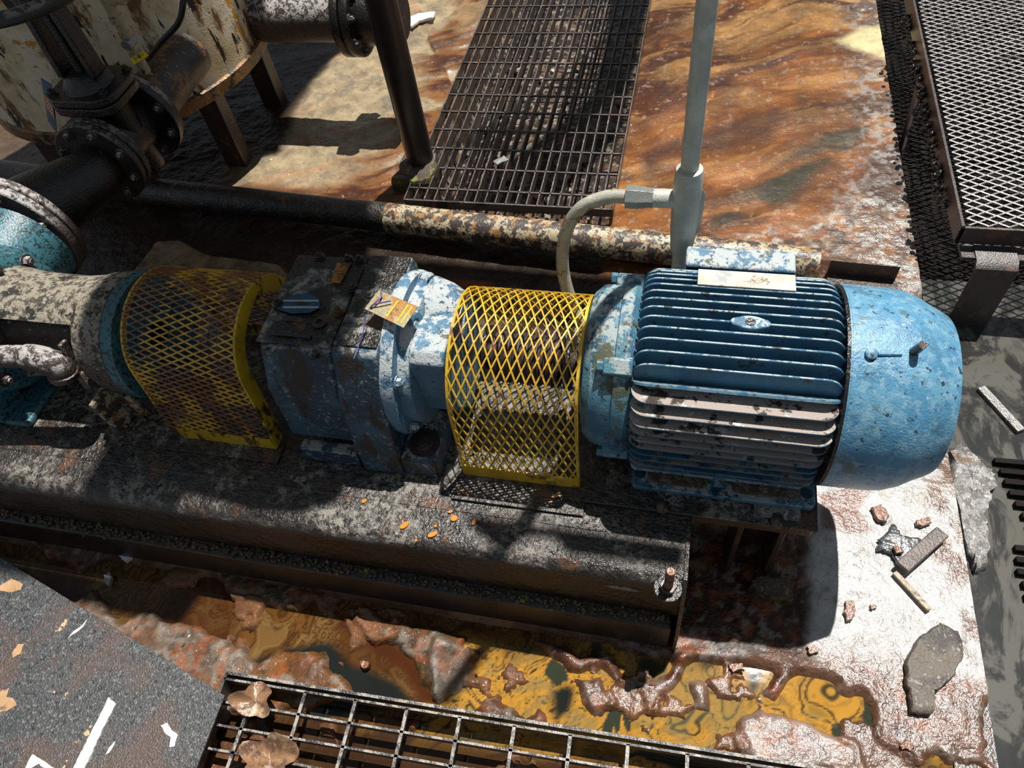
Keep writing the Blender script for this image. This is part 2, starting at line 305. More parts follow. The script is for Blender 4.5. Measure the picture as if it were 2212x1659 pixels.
def gridmesh(name, X, Y, Z, col, mat, keep=None, gloss=None):
    ny, nx = X.shape; me = bpy.data.meshes.new(name)
    co = np.stack([X, Y, Z], -1).reshape(-1, 3); idx = np.arange(nx * ny).reshape(ny, nx)
    q = np.stack([idx[:-1, :-1], idx[:-1, 1:], idx[1:, 1:], idx[1:, :-1]], -1)
    if keep is not None: q = q[keep[:-1, :-1] & keep[:-1, 1:] & keep[1:, 1:] & keep[1:, :-1]]
    q = q.reshape(-1, 4)
    me.vertices.add(len(co)); me.vertices.foreach_set('co', co.ravel()); me.loops.add(q.size); me.loops.foreach_set('vertex_index', q.ravel())
    me.polygons.add(len(q)); me.polygons.foreach_set('loop_start', np.arange(0, q.size, 4)); me.polygons.foreach_set('loop_total', np.full(len(q), 4))
    me.update(calc_edges=True); me.polygons.foreach_set('use_smooth', np.ones(len(q), bool))
    ca = me.color_attributes.new('col', 'FLOAT_COLOR', 'POINT'); ca.data.foreach_set('color', np.concatenate([col.reshape(-1, 3), (np.ones(nx * ny) if gloss is None else gloss.reshape(-1))[:, None]], 1).ravel())
    me.materials.append(mat); o = bpy.data.objects.new(name, me); S.collection.objects.link(o); return o

# ------------------------------------------------------------ floor
def build_floor():
    res = .0055; xs = np.arange(-3.6, .6755, res); ys = np.arange(-.1, 3.7, res); X, Y = np.meshgrid(xs, ys)
    w1 = fbm(X, Y, 1.7, 11, 4, .45) - .5; w2 = fbm(X, Y, 1.7, 23, 4, .45) - .5; n1 = fbm(X, Y, 9, 5); n2 = fbm(X, Y, 24, 6); n3 = fbm(X, Y, 60, 7, 4); nb = fbm(X, Y, 2.2, 9)
    # streaks run from far right to near left on the right-hand sludge
    u = (X * .97 + Y * .22) + w1 * .5; v = (-X * .22 + Y * .97) + w2 * .55
    st = fbm(u * .45, v * 1.3, 4.5, 41, 6, .55); st2 = fbm(u * .35, v * 1.7, 11, 51, 6, .58)
    Z = (n1 - .5) * .010 + (n2 - .5) * .006 + (n3 - .5) * .0035
    C = np.zeros(X.shape + (3,)) + np.array((.13, .06, .03))
    C = lerp(C, (.05, .025, .015), sm(nb, .45, .6)); C = lerp(C, (.34, .2, .1), sm(n1, .58, .68) * .6)
    # right-hand orange sludge
    zr = sm(X, -.24, -.2) * sm(Y - .25 * sm(-X, -.25, .0) * 0, 1.5, 1.62); O = np.zeros_like(C) + np.array((.215, .075, .015)); O *= (.55 + .9 * fbm(u * .4, v * 1.6, 34, 43, 5, .62))[..., None]
    O = lerp(O, (.06, .016, .005), sm(st, .48, .62) * .9); O = lerp(O, (.33, .16, .05), sm(st2, .5, .68) * .8); O = lerp(O, (.36, .19, .06), sm(Y, 2.3, 3.1) * sm(st2, .4, .6) * .6); O = lerp(O, (.4, .3, .2), sm(n3, .68, .72) * .5); O = O * (.62 + .5 * sm(fbm(X + w1 * .6, Y * 1.3 + w2 * .6, 5, 47, 5, .6), .36, .6))[..., None]
    dk = sm(sdist(pxp([(1500, 500), (1600, 450), (1690, 430), (1740, 370), (1830, 330), (1850, 280), (1760, 290), (1640, 340), (1600, 400), (1520, 430)]), X + w2 * .16, Y + w1 * .16), -.03, .05)
    O = lerp(O, (.035, .03, .015), dk * sm(st, .3, .5)); dk2 = sm(sdist(pxp([(1400, 390), (1500, 330), (1640, 310), (1700, 250), (1660, 230), (1520, 270), (1380, 340)]), X + w2 * .16, Y + w1 * .16), -.02, .04)
    O = lerp(O, (.07, .025, .008), dk2 * .9)
    dk3 = sm(sdist(pxp([(1840, 330), (1960, 300), (1990, 420), (1900, 440), (1830, 420)]), X + w2 * .2, Y + w1 * .2), -.03, .03); O = lerp(O, (.045, .018, .01), dk3 * .9)
    pale = sm(sdist(pxp([(1500, 520), (1700, 470), (1820, 400), (1960, 450), (2000, 620), (1900, 640), (1780, 560)]), X + w2 * .15, Y + w1 * .15), -.04, .06)
    O = lerp(O, (.3, .2, .12), pale * sm(n2, .42, .58) * .7); O = lerp(O, (.42, .38, .33), pale * sm(n3, .54, .62) * .8); O = lerp(O, (.05, .025, .015), pale * sm(fbm(X, Y, 40, 44, 4), .52, .6) * .8)
    edge = sm(X + w1 * .22, .44, .62); O = lerp(O, (.3, .28, .25), edge * sm(n3, .48, .58) * .8); O = lerp(O, (.09, .04, .02), edge * sm(n2, .54, .62) * .8)
    ye = sm(sdist(pxp([(1850, 60), (1920, 50), (1955, 170), (1900, 130), (1800, 90)]), X + w2 * .05, Y), -.02, .03); O = lerp(O, (.7, .58, .3), ye)
    C = C * (1 - zr[..., None]) + O * zr[..., None]; Z += zr * (st - .5) * .016 + zr * (st2 - .5) * .007
    # strip between the post and the walkway, and the lit patch left of it
    zm = sm(-X, .86, .9) * sm(Y, 1.74, 1.84); u2 = X * .9 + Y * .35 + w1 * .3; v2 = -X * .35 + Y * .9 + w2 * .4; s3 = fbm(u2 * .4, v2 * 1.5, 7, 61, 5)
    G = np.zeros_like(C) + np.array((.36, .28, .17)); G *= (.7 + .6 * fbm(X, Y, 30, 67, 5, .6))[..., None]; G = lerp(G, (.4, .24, .13), sm(s3, .5, .62) * .7); G = lerp(G, (.2, .17, .13), sm(n2, .58, .66) * .6)
    br = sm(X + w1 * .3, -1.25, -1.02) * .95 + sm(-Y, -1.92, -1.84) * .8; br = np.clip(br, 0, 1)
    G = lerp(G, (.2, .075, .016), br * sm(s3, .34, .5)); G = lerp(G, (.07, .02, .006), br * sm(s3, .54, .64)); G = lerp(G, (.55, .42, .22), sm(Y, 2.75, 3.1) * sm(n1, .4, .55) * .35)
    G = lerp(G, (.06, .03, .02), sm(-X, 1.5, 1.7) * .85)
    dk_shade = sm(sdist(pxp([(300, 400), (430, 400), (500, 345), (610, 325), (650, 225), (720, 130), (790, 90), (700, 40), (500, 20), (300, 100)]), X + w2 * .1 + (n1 - .5) * .05, Y + w1 * .1), -.02, .03)
    G = lerp(G, (.035, .018, .01), dk_shade * .95)  # shade left of the lit patch painted into the floor colour
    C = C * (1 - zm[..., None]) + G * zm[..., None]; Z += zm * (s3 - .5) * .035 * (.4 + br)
    # behind the base: black wet mud with a tan sheet of residue
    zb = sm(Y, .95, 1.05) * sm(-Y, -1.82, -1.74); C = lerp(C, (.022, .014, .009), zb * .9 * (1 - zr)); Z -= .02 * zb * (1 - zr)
    tn = sm(sdist(pxp([(290, 600), (345, 520), (400, 515), (470, 545), (600, 560), (640, 600), (600, 640), (300, 640)]), X + w2 * .12, Y + w1 * .12), -.005, .01)
    C = lerp(C, (.3, .21, .12), tn * (.5 + .5 * sm(n2, .35, .6))); Z += tn * .022
    C = lerp(C, (.26, .2, .13), sm(sdist(pxp([(930, 640), (1100, 610), (1200, 640), (1200, 690), (930, 690)]), X + w2 * .1, Y), -.02, .02) * sm(n2, .3, .6) * .8)
    C = lerp(C, (.2, .05, .01), sm(sdist(pxp([(930, 590), (1060, 600), (1070, 615), (940, 612)]), X, Y), -.01, .01) * .9)
    # trench under the walkway, rocks are separate
    tr = sm(X, -.9, -.87) * sm(-X, .215, .245) * sm(Y, 1.80, 1.83); Z -= tr * .15; C = lerp(C, (.025, .016, .012), tr * .95)
    C = lerp(C, (.16, .09, .05), tr * sm(n2, .54, .62) * .8); C = lerp(C, (.3, .27, .22), tr * sm(n3, .6, .65) * .8)
    # front: liquid runs between lumps of residue
    fr = sm(-Y, -.50, -.46); Z -= fr * .034; C = lerp(C, (.09, .04, .02), fr * .7)
    lumps = [
        ([(60, 1150), (130, 1140), (235, 1160), (250, 1200), (170, 1225), (80, 1205), (70, 1180)], .03, (.12, .045, .02), .06),
        ([(470, 1235), (560, 1250), (680, 1275), (690, 1300), (600, 1310), (480, 1270)], .035, (.1, .07, .03), .03),
        ([(130, 1300), (200, 1275), (250, 1330), (340, 1335), (400, 1330), (470, 1370), (500, 1400), (530, 1440), (560, 1500), (480, 1560), (200, 1560)], .035, (.2, .14, .1), .09),
        ([(540, 1440), (590, 1410), (640, 1395), (690, 1400), (705, 1450), (760, 1480), (790, 1510), (640, 1540), (540, 1500)], .035, (.17, .08, .025), .07),
        ([(750, 1315), (850, 1320), (940, 1360), (1010, 1370), (960, 1430), (945, 1510), (900, 1470), (850, 1400), (780, 1350)], .035, (.14, .075, .03), .07),
        ([(940, 1380), (1010, 1400), (1005, 1470), (940, 1520), (935, 1440)], .032, (.34, .29, .24), .05),
        ([(1150, 1395), (1260, 1400), (1330, 1420), (1350, 1470), (1300, 1440), (1200, 1430)], .04, (.16, .06, .03), .05),
        ([(1230, 1450), (1310, 1470), (1330, 1510), (1270, 1550), (1250, 1500)], .035, (.12, .06, .04), .06),
        ([(1020, 1520), (1080, 1490), (1130, 1530), (1160, 1500), (1180, 1560), (1060, 1560)], .03, (.16, .08, .04), .06),
        ([(1340, 1440), (1410, 1470), (1450, 1420), (1500, 1400), (1470, 1460), (1430, 1500), (1415, 1550), (1400, 1500)], .035, (.11, .03, .012), .04),
        ([(1490, 1470), (1530, 1480), (1530, 1530), (1500, 1520)], .03, (.18, .1, .06), .04),
        ([(1640, 1540), (1590, 1560), (1630, 1659), (1850, 1659), (1840, 1600), (1760, 1560)], .034, (.34, .24, .2), .04),
        ([(1640, 1500), (1700, 1440), (1740, 1420), (1720, 1460), (1680, 1520)], .03, (.12, .04, .016), .04),
        ([(1330, 1240), (1330, 1400), (1500, 1430), (1640, 1420), (1700, 1400), (1500, 1200)], .035, (.06, .025, .015), .06),
        ([(1480, 1150), (1750, 1150), (1800, 1250), (1760, 1420), (1620, 1410), (1500, 1370), (1480, 1250)], .034, (.07, .03, .015), .03),  # dark brown of the motor's cast shadow put into this lump
        ([(1750, 1420), (1790, 1390), (2130, 1380), (2150, 1659), (2010, 1659), (1900, 1590), (1850, 1490)], .034, (.12, .055, .032), .07),
        ([(1752, 1000), (2200, 900), (2200, 1390), (1775, 1400), (1768, 1350)], .036, (.46, .44, .41), .02)]  # pale colour stops at the motor's painted shadow edge
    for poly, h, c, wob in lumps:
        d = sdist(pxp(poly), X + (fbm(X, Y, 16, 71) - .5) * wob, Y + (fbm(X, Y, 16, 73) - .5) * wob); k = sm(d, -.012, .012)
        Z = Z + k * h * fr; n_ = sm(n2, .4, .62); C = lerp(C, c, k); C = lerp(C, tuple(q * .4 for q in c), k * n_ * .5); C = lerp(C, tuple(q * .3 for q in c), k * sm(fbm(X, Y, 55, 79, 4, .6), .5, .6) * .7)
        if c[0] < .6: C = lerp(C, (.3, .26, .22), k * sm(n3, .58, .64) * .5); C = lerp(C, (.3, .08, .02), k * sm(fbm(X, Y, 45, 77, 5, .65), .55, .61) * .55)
    isl = sm(fbm(X + w2 * .2, Y * 1.3 + w1 * .2, 10, 99, 5, .55), .585, .615) * fr * sm(X, -1.3, -1.1); Z += isl * .028 * sm(-Z, .0, .02); ic = (fbm(X, Y, 40, 101, 5, .6))[..., None]
    wi = (isl * sm(-Z, -.02, .012) * (1 - sm(X, .3, .36)))[..., None]; C = C * (1 - wi) + np.array((.2, .085, .035)) * (.25 + 1.1 * ic) * wi
    # right-hand bare concrete with brown stains, rusty edge and motor's shadow edge painted in
    zc = sm(X + (n1 - .5) * .06, .335, .375) * sm(Y, .5, .55) * sm(-Y, -1.55, -1.45); Cc = np.zeros_like(C) + np.array((.46, .44, .41))
    Cc = lerp(Cc, (.16, .05, .02), sm(sdist(pxp([(1760, 1075), (1850, 1045), (1880, 1075), (1850, 1110), (1880, 1160), (1850, 1170), (1760, 1160)]), X + w2 * .08, Y + w1 * .08), -.005, .01) * .9)
    Cc = lerp(Cc, (.36, .33, .28), sm(sdist(pxp([(1880, 1060), (2050, 960), (2110, 1300), (2060, 1320), (1930, 1200)]), X + w2 * .15, Y + w1 * .15), -.02, .04) * sm(n2, .4, .6))
    Cc = lerp(Cc, (.13, .06, .03), sm(X + w1 * .1 + (n2 - .5) * .12, .595, .635) * sm(n2, .36, .54) * .95)
    Cc = lerp(Cc, (.13, .1, .08), sm(n3, .64, .68) * .6 * sm(n1, .45, .6))
    C = C * (1 - zc[..., None]) + Cc * zc[..., None]; Z = np.where(zc > .5, Z * .6, Z)
    lowr = sm(-Y, -.62, -.5) * sm(X, .33, .42); C = lerp(C, (.16, .08, .05), lowr * sm(n2, .4, .55) * .7)
    # shadowed mud at the end of the base
    # pad edge falls away
    gl = np.clip(zc + edge * zr * .5 + pale * .35 + lowr + sm(-Y, -.55, -.45) * sm(X, -.5, .1) * .8, 0, 1)
    return gridmesh('floor', X, Y, Z, np.clip(C, 0, 1), m_floor, gloss=gl)
fl = struct(build_floor(), 'concrete pad crusted with orange, brown and white residue')
b = MB(); b.box(.60, .676, -.1, 3.7, -.3, -.012); struct(b.build('trim_pad_edge', m_darkbrown))
def build_liquid():
    res = .0035; xs = np.arange(-2.0, .66, res); ys = np.arange(-.1, .54, res); X, Y = np.meshgrid(xs, ys)
    wa = fbm(X, Y, 5, 81, 3, .4) - .5; wb = fbm(X, Y, 5, 83, 3, .4) - .5; wc = fbm(X + wb * .5, Y + wa * .5, 9, 85, 2, .4) - .5; wd = fbm(X + wa * .5, Y - wb * .5, 9, 87, 2, .4) - .5
    q = fbm((X + wa * .5 + wc * .22), (Y + wb * .5 + wd * .22) * 1.6, 6, 91, 3, .33); s = .5 + .5 * np.sin(q * 150); s2 = .5 + .5 * np.sin(q * 46 + 1); s3 = .5 + .5 * np.sin(q * 320)
    C = np.zeros(X.shape + (3,)) + np.array((.11, .045, .01))
    C = lerp(C, (.18, .11, .035), s2 * .5); C = lerp(C, (.03, .013, .005), sm(s, .55, .95) * .75); C = lerp(C, (.19, .13, .05), sm(s3, .7, 1) * sm(s2, .4, .9) * .5)
    C = lerp(C, (.05, .015, .004), sm(wa, -.02, .1) * .7)
    yl = sm(sdist(pxp([(960, 1380), (1300, 1380), (1500, 1400), (1700, 1380), (1900, 1440), (2050, 1659), (900, 1659)]), X + wa * .12, Y + wb * .12), -.03, .03)
    Yc = np.zeros_like(C) + np.array((.44, .215, .03)); Yc = lerp(Yc, (.27, .16, .04), s2 * .4); Yc = lerp(Yc, (.16, .10, .025), sm(s3, .5, 1) * .5); Yc = lerp(Yc, (.03, .028, .016), sm(s, .62, .95) * sm(s2, .3, .8) * .95)
    Yc = lerp(Yc, (.03, .035, .022), sm(fbm(X + wc * .5, Y + wd * .5, 6, 95, 3), .57, .62)); Yc = lerp(Yc, (.13, .13, .07), sm(fbm(X + wc * .4, Y + wd * .4, 8, 97, 3), .62, .68) * .4)
    C = C * (1 - yl[..., None]) + Yc * yl[..., None]
    C = lerp(C, (.035, .018, .01), sm(-Y, -.26, -.22) * sm(wa + wb * .5, -.12, .02) * .85)
    for poly in ([(520, 1400), (600, 1380), (700, 1405), (760, 1460), (860, 1500), (900, 1560), (700, 1560)], [(1480, 1360), (1700, 1370), (1640, 1440), (1610, 1500), (1570, 1430), (1500, 1420)], [(1190, 1470), (1215, 1480), (1220, 1540), (1190, 1555), (1150, 1480)], [(700, 1240), (820, 1260), (800, 1310), (700, 1290)]):
        C = lerp(C, (.012, .014, .012), sm(sdist(pxp(poly), X + wa * .12, Y + wb * .12), -.01, .015))
    for poly in ([(820, 1370), (900, 1430), (940, 1500), (960, 1560), (900, 1540), (860, 1460), (700, 1370), (720, 1330)],):
        C = lerp(C, (.06, .017, .005), sm(sdist(pxp(poly), X + wa * .08, Y + wb * .08), -.01, .02))
    return gridmesh('oily_liquid', X, Y, np.full(X.shape, -.018), C, m_liq)
lq = tag(build_liquid(), 'ochre, yellow and black oily liquid swirling in front of the steel base', 'liquid', kind='stuff')
b = MB(); b.box(.676, 3.2, -.3, 4.4, -.20, -.19); struct(b.build('floor_trench', m_lowmesh))
b = MB(); b.box(.677, 3.2, -.3, 1.70, -.12, -.075); tag(b.build('black_liquid', m_blackliq), 'black scummy water standing beyond the right edge of the pad', 'liquid', kind='stuff')
# silt bank
def slab(poly, z0, z1, wob=.006, sub=6):
    """uneven flat piece with a ragged outline"""
    pts = []
    n = len(poly)
    for i in range(n):
        a = poly[i]; c = poly[(i + 1) % n]
        for k in range(sub):
            t = k / sub; pts.append((a[0] + (c[0] - a[0]) * t + random.uniform(-wob, wob), a[1] + (c[1] - a[1]) * t + random.uniform(-wob, wob)))
    mb = MB(); m = len(pts); cx = sum(p[0] for p in pts) / m; cy = sum(p[1] for p in pts) / m; RG = (1.0, .985, .93, .8, .62, .4, .2); sd = random.randint(0, 999)
    vs = [(p[0], p[1], z0) for p in pts]; pa = np.array(pts)
    for q in RG:
        x = pa[:, 0] * q + cx * (1 - q); y = pa[:, 1] * q + cy * (1 - q); h = fbm(x, y, 45, sd, 4) - .5; x = x + (fbm(x, y, 60, sd + 9, 2) - .5) * wob * (q < .98)
        z = z1 - (1 - min(1, (1 - q) * 12 + .55)) * (z1 - z0) * .8 + h * wob * 2.2; vs += list(zip(x, y, z))
    c_ = len(vs); vs.append((cx, cy, z1)); n = len(RG)
    fs = [(r * m + i, r * m + (i + 1) % m, (r + 1) * m + (i + 1) % m, (r + 1) * m + i) for r in range(n) for i in range(m)] + [(n * m + i, n * m + (i + 1) % m, c_) for i in range(m)] + [tuple(range(m - 1, -1, -1))]
    return mb.add(vs, fs)
m_silt = M('grey_silt', (.3, .29, .27), .6, 0, [L((.12, .11, .1), 60, .5, .08), L((.5, .48, .44), 90, .6, .05), L((.14, .07, .03), 7, .64, .04)], (170, 1), coat=.7)
o = slab(pxp([(2045, 970), (2075, 955), (2110, 990), (2140, 1010), (2150, 1040), (2135, 1080), (2125, 1130), (2140, 1160), (2130, 1220), (2110, 1240), (2090, 1200), (2060, 1060)], -.06), -.12, -.05, .006).build('silt_bank', m_silt, smooth=70)
tag(o, 'bank of grey silt with a ragged edge between the pad and the black water', 'silt')

# ------------------------------------------------------------ unseen overhead sheets added and shaped to cast the shade
def sun_blocker(poly, zr, z, name='sun_blocker'):
    """poly: footprint of the shade at height zr; the sheet itself hangs overhead at height z"""
    k = z - zr; q = [(p[0] + SUN.x / SUN.z * k, p[1] + SUN.y / SUN.z * k) for p in poly]
    mb = MB(); mb.prism(q, (0, 0, .03), lambda x, y: (x, y, z)); return struct(mb.build(name, m_sun_blocker, smooth=20))
BLOCKERZ = 3.0
sun_blocker([(-1.22, .46), (-1.0, .46), (-.97, .57), (-.80, .55), (-.70, .56), (-.63, .60), (-.61, .72), (-.60, .95), (-.62, 1.2), (-.93, 1.62), (-.96, 1.83), (-1.22, 1.84)], .3, BLOCKERZ)
sun_blocker([(-3.2, .30), (-1.9, .45), (-1.2, .46), (-1.2, .535), (-3.2, .56)], .3, BLOCKERZ, 'sun_blocker')
sun_blocker([(-3.2, 1.06), (-1.35, 1.10), (-1.2, .98), (-1.2, 1.84), (-1.6, 1.87), (-3.2, 1.97)], .3, BLOCKERZ, 'sun_blocker')
sun_blocker([(-2.6, 1.95), (-1.76, 2.0), (-1.5, 2.08), (-1.58, 2.3), (-1.54, 2.67), (-1.42, 2.88), (-1.5, 3.9), (-2.6, 3.9)], 0, BLOCKERZ, 'sun_blocker')
sun_blocker([(-.43, 3.9), (-.38, 2.96), (-.40, 2.72), (-.54, 2.47), (-.72, 2.2), (-.84, 2.07), (-.67, 2.04), (-.544, 2.0), (-.41, 2.16), (-.33, 2.3), (-.24, 2.5), (-.22, 3.9)], -.05, BLOCKERZ, 'sun_blocker')
sun_blocker([(-1.05, 1.38), (.02, 1.36), (.02, 1.56), (-.98, 1.60)], 0, BLOCKERZ, 'sun_blocker')
sun_blocker([(-.36, .60), (-.34, .58), (-.27, .534), (-.224, .578), (-.169, .576), (-.146, .553), (.07, .557), (.07, .60)], .28, BLOCKERZ, 'sun_blocker')

# ------------------------------------------------------------ base frame of the pump set
T = .28
base = thing('base_frame', (-.7, .7, 0), 'long brown steel skid frame, dusty and oily, carrying the pump, gearbox and motor', 'base frame')
b = MB(); prof = [(.515, .125), (.515, .245)]
for k in range(7):
    a = math.radians(180 - 90 * k / 6); prof.append((.545 + .03 * math.cos(a), .25 + .03 * math.sin(a)))
prof += [(.62, .28), (.62, .272), (.60, .262), (.60, .125)]
b.prism(prof, (1.99, 0, 0), lambda y, z: (-1.92, y, z)); b.build('front_rail', m_frame, base, smooth=50)
b = MB(); b.prism([(.487, 0), (.487, .118), (.512, .123), (.60, .123), (.60, 0)], (1.98, 0, 0), lambda y, z: (-1.92, y, z)); b.build('lower_rail', m_webpl, base, bevel=.004)
b = MB()
for k in range(900):
    x = random.uniform(-1.9, .055); y = .503 + random.gauss(0, .006); r = random.uniform(.002, .0055)
    b.lathe([(-r, .0001), (-r * .4, r), (r * .5, r * .8), (r, .0001)], (x, y, .122 + random.uniform(0, .006)), (random.random(), random.random(), 1), 5)
o = b.build('grit', m_crust, base, kind='stuff')
b = MB(); b.prism([(.482, 0), (.482, .12), (.507, .25), (.528, .282), (.66, .284), (.66, 0)], (.008, 0, 0), lambda y, z: (.068, y, z)); b.build('end_plate', m_frame, base, bevel=.001)
b = MB(); b.box(-1.95, .075, .60, 1.085, .25, .2815); b.build('deck_plate', m_frame, base, bevel=.003)
b = MB(); b.box(-.22, .305, .655, 1.1, .2825, .2915); b.build('motor_plate', m_frame, base, bevel=.002)
b = MB(); b.box(.076, .303, .675, .70, .225, .283); b.build('cross_beam', m_darkbrown, base, bevel=.002)
b = MB(); b.box(-1.9, .07, .98, 1.08, 0, .25); b.build('rear_rail', m_webpl, base, bevel=.004)
for x in (.17,):
    b = MB(); b.box(x, x + .012, .68, .76, -.02, .225); b.box(x, x + .09, .75, .762, -.02, .225); b.box(x + .08, x + .092, .68, .76, -.02, .225); b.build('support_leg', m_darkbrown, base, bevel=.002)
# guard foot flanges lying on the deck
for x0, x1, y0 in ((-1.08, -.80, .652), (-.40, -.13, .625)):
    b = MB(); b.box(x0, x1, y0, .70, .283, .2885); b.build('foot_flange', m_frame, base, bevel=.001)
# anchor stud
an = thing('anchor_bolt', (.035, .565, .28), 'rusty threaded anchor stud with nut and washer at the right end of the skid frame', 'bolt')
ax, ay = at(1443, 1270, .285)[:2]
b = MB(); prof = []
for k in range(20): prof += [(.002 * 2 * k, .0085), (.002 * (2 * k + 1), .0072)]
b.lathe([(0, .008)] + [(.003 + p[0], p[1]) for p in prof], (ax, ay, .283), (0, 0, 1), 14); b.build('stud', m_rust, an)
b = MB(); b.lathe([(0, .026), (.004, .026)], (ax, ay, .2805), (0, 0, 1), 20); b.build('washer', m_pipe_dark, an, bevel=.001)
b = MB(); b.lathe([(0, .016), (.014, .016)], (ax, ay, .2848), (0, 0, 1), 6); b.build('nut', m_darkbrown, an, bevel=.001, smooth=20)
# slot in the front rail: a pale oval plate rim
b = MB(); b.prism([(.030 + .033 * math.cos(a), .232 + .007 * math.sin(a)) for a in [k * math.pi / 10 for k in range(20)]], (0, .003, 0), lambda x, z: (x - .07, .5128, z)); b.build('slot', m_silt, base)

# ------------------------------------------------------------ electric motor
Y0, Z0, RF = .86, .472, .19
mo = thing('electric_motor', (.12, Y0, .292), 'large blue finned electric motor with domed fan cowl at right end of the skid', 'motor')
b = MB(); b.lathe([(-.06, .13), (-.05, .145), (.275, .145), (.285, .13)], (0, Y0, Z0), (1, 0, 0), 48); b.build('stator_frame', m_blue, mo)
def finpoly(x0, x1, h0, h1, r=.03, n=6):
    p = [(x0 + .012, h0)]
    for k in range(n + 1):
        a = math.radians(180 - 90 * k / n); p.append((x0 + r + r * math.cos(a), h1 - r + r * math.sin(a)))
    for k in range(n + 1):
        a = math.radians(90 - 90 * k / n); p.append((x1 - r + r * math.cos(a), h1 - r + r * math.sin(a)))
    return p + [(x1 - .008, h0)]
for i in range(13):
    yo = -.108 + .0197 * i
    if yo > .13: break
    zt = Z0 + math.sqrt(RF ** 2 - yo ** 2) * 1.0; zb = Z0 + math.sqrt(max(.142 ** 2 - yo ** 2, .005)) - .004
    b = MB(); b.prism(finpoly(-.055, .278, zb, zt - .001, .028), (0, .0045, 0), lambda x, z, y=Y0 + yo: (x, y - .00225, z)); b.build('cooling_fin', m_fin, mo, bevel=.0016, seg=2)
for i in range(11):
    zo = .108 - .0215 * i
    yf = Y0 - min(math.sqrt(RF ** 2 - zo ** 2), .181 - .0009 * abs(i - 4)); yb = Y0 - math.sqrt(max(.142 ** 2 - zo ** 2, .006)) + .004
    b = MB(); b.prism(finpoly(-.055, .278, -yb, -yf, .028), (0, 0, .0045), lambda x, y, z=Z0 + zo: (x, -y, z - .00225)); b.build('cooling_fin', m_hfin if i < 6 else m_hfin2, mo, bevel=.0014)
for k, (dy, dz) in enumerate(((-.115, -.128), (-.098, -.142))):
    b = MB(); b.prism(finpoly(-.05, .272, .0, .03, .012), (0, -.003, -.002), lambda x, h, dy=dy, dz=dz: (x, Y0 + dy - h * .7, Z0 + dz - h * .6)); b.build('cooling_fin', m_fin, mo)
# corner rib between vertical and horizontal fins
b = MB(); b.prism(finpoly(-.053, .277, 0, .075, .026), (0, .003, .003), lambda x, h: (x, Y0 - .098 - h * .5, Z0 + .095 + h * .45)); b.build('corner_rib', m_fin, mo)
# feet
b = MB(); poly = rrect(-.045, .298, .695, .775, .012)
b.prism(poly, (0, 0, .012), lambda x, y: (x, y, .293)); b.prism([(.695, .303), (.712, .303), (.718, .307), (.755, .345), (.80, .36), (.80, .30), (.695, .30)], (.018, 0, 0), lambda y, z: (.112, y, z))
b.box(-.04, .29, .745, .80, .303, .352); b.box(-.045, .298, .945, 1.025, .293, .308); b.build('foot', m_blue, mo, bevel=.003)
for x0, x1 in ((-.015, .10), (.145, .272)):
    b = MB(); b.prism(rrect(x0, x1, .707, .742, .012), (0, 0, .004), lambda x, y: (x, y, .3035)); b.build('dirt_pad', m_mud, mo, bevel=.001)
for x in (.02, .205): bolt(mo, (x, .722, .3075), (0, 0, 1), .011, m_mud)
for x in (-.03, .283):
    b = MB(); b.lathe([(0, .011), (.0015, .011)], (x, .725, .3045), (0, 0, 1), 16); b.build('bolt_hole', m_blu_dk, mo)
# drive-end bell
b = MB(); b.lathe([(-.162, .03), (-.158, .05), (-.15, .105), (-.142, .14), (-.128, .152), (-.108, .157), (-.088, .158), (-.086, .163), (-.066, .165), (-.06, .16), (-.052, .15)], (0, Y0, Z0), (1, 0, 0), 56); b.build('end_bell', m_blue, mo, smooth=25)
for a in (50, 128, 215, 325):
    ca, sa = math.cos(math.radians(a)), math.sin(math.radians(a)); c = Vector((-.085, Y0 + ca * .162, Z0 + sa * .162))
    b = MB(); u = Vector((0, ca, sa)); w = Vector((0, -sa, ca))
    b.prism([(-.02, -.015), (.02, -.015), (.014, .014), (-.014, .014)], (.05, 0, 0), lambda p, q: c + w * p + u * q - Vector((.02, 0, 0))); b.build('bolt_lug', m_blue, mo, bevel=.003)
    bb = MB(); bb.lathe([(0, .011), (.01, .011)], c + u * .004 - Vector((.03, 0, 0)), (1, 0, 0), 6); bb.build('bolt', m_blue, mo, smooth=20)
b = MB(); b.cyl((-.21, Y0, Z0), (-.15, Y0, Z0), .024); b.build('shaft', m_rubber, mo)
# fan cowl: outer shell with a turned-in lip
b = MB(); shell = [(.283, .183), (.30, .1825), (.36, .1815), (.385, .179), (.41, .170), (.43, .158), (.448, .149), (.458, .143), (.4625, .132), (.464, .10), (.464, .0)]
b.lathe([(.283, .176)] + shell, (0, Y0, Z0), (1, 0, 0), 64); cowl = b.build('fan_cowl', m_cowl, mo, smooth=30)
b = MB(); b.lathe([(.272, .15), (.278, .181), (.286, .183), (.286, .150)], (0, Y0, Z0), (1, 0, 0), 64); b.build('cowl_gap_ring', m_black, mo)
sd = (Vector((0, -.05, .17))).normalized(); sp = Vector((.375, Y0, Z0)) + sd * .178
b = MB(); b.cyl(sp, sp + sd * .03 + Vector((.004, 0, 0)), .0075, .0065, 12); b.build('grease_nipple', m_darkbrown, mo)
b = MB(); q = Vector((.312, Y0 - .062, Z0 + .171)); b.lathe([(0, .010), (.006, .009), (.008, .004)], q, (0, -.35, .94), 16); b.tube([q + Vector((.01, 0, .002)), q + Vector((.045, .004, .002))], .003, 8); b.build('screw_boss', m_cowl, mo)
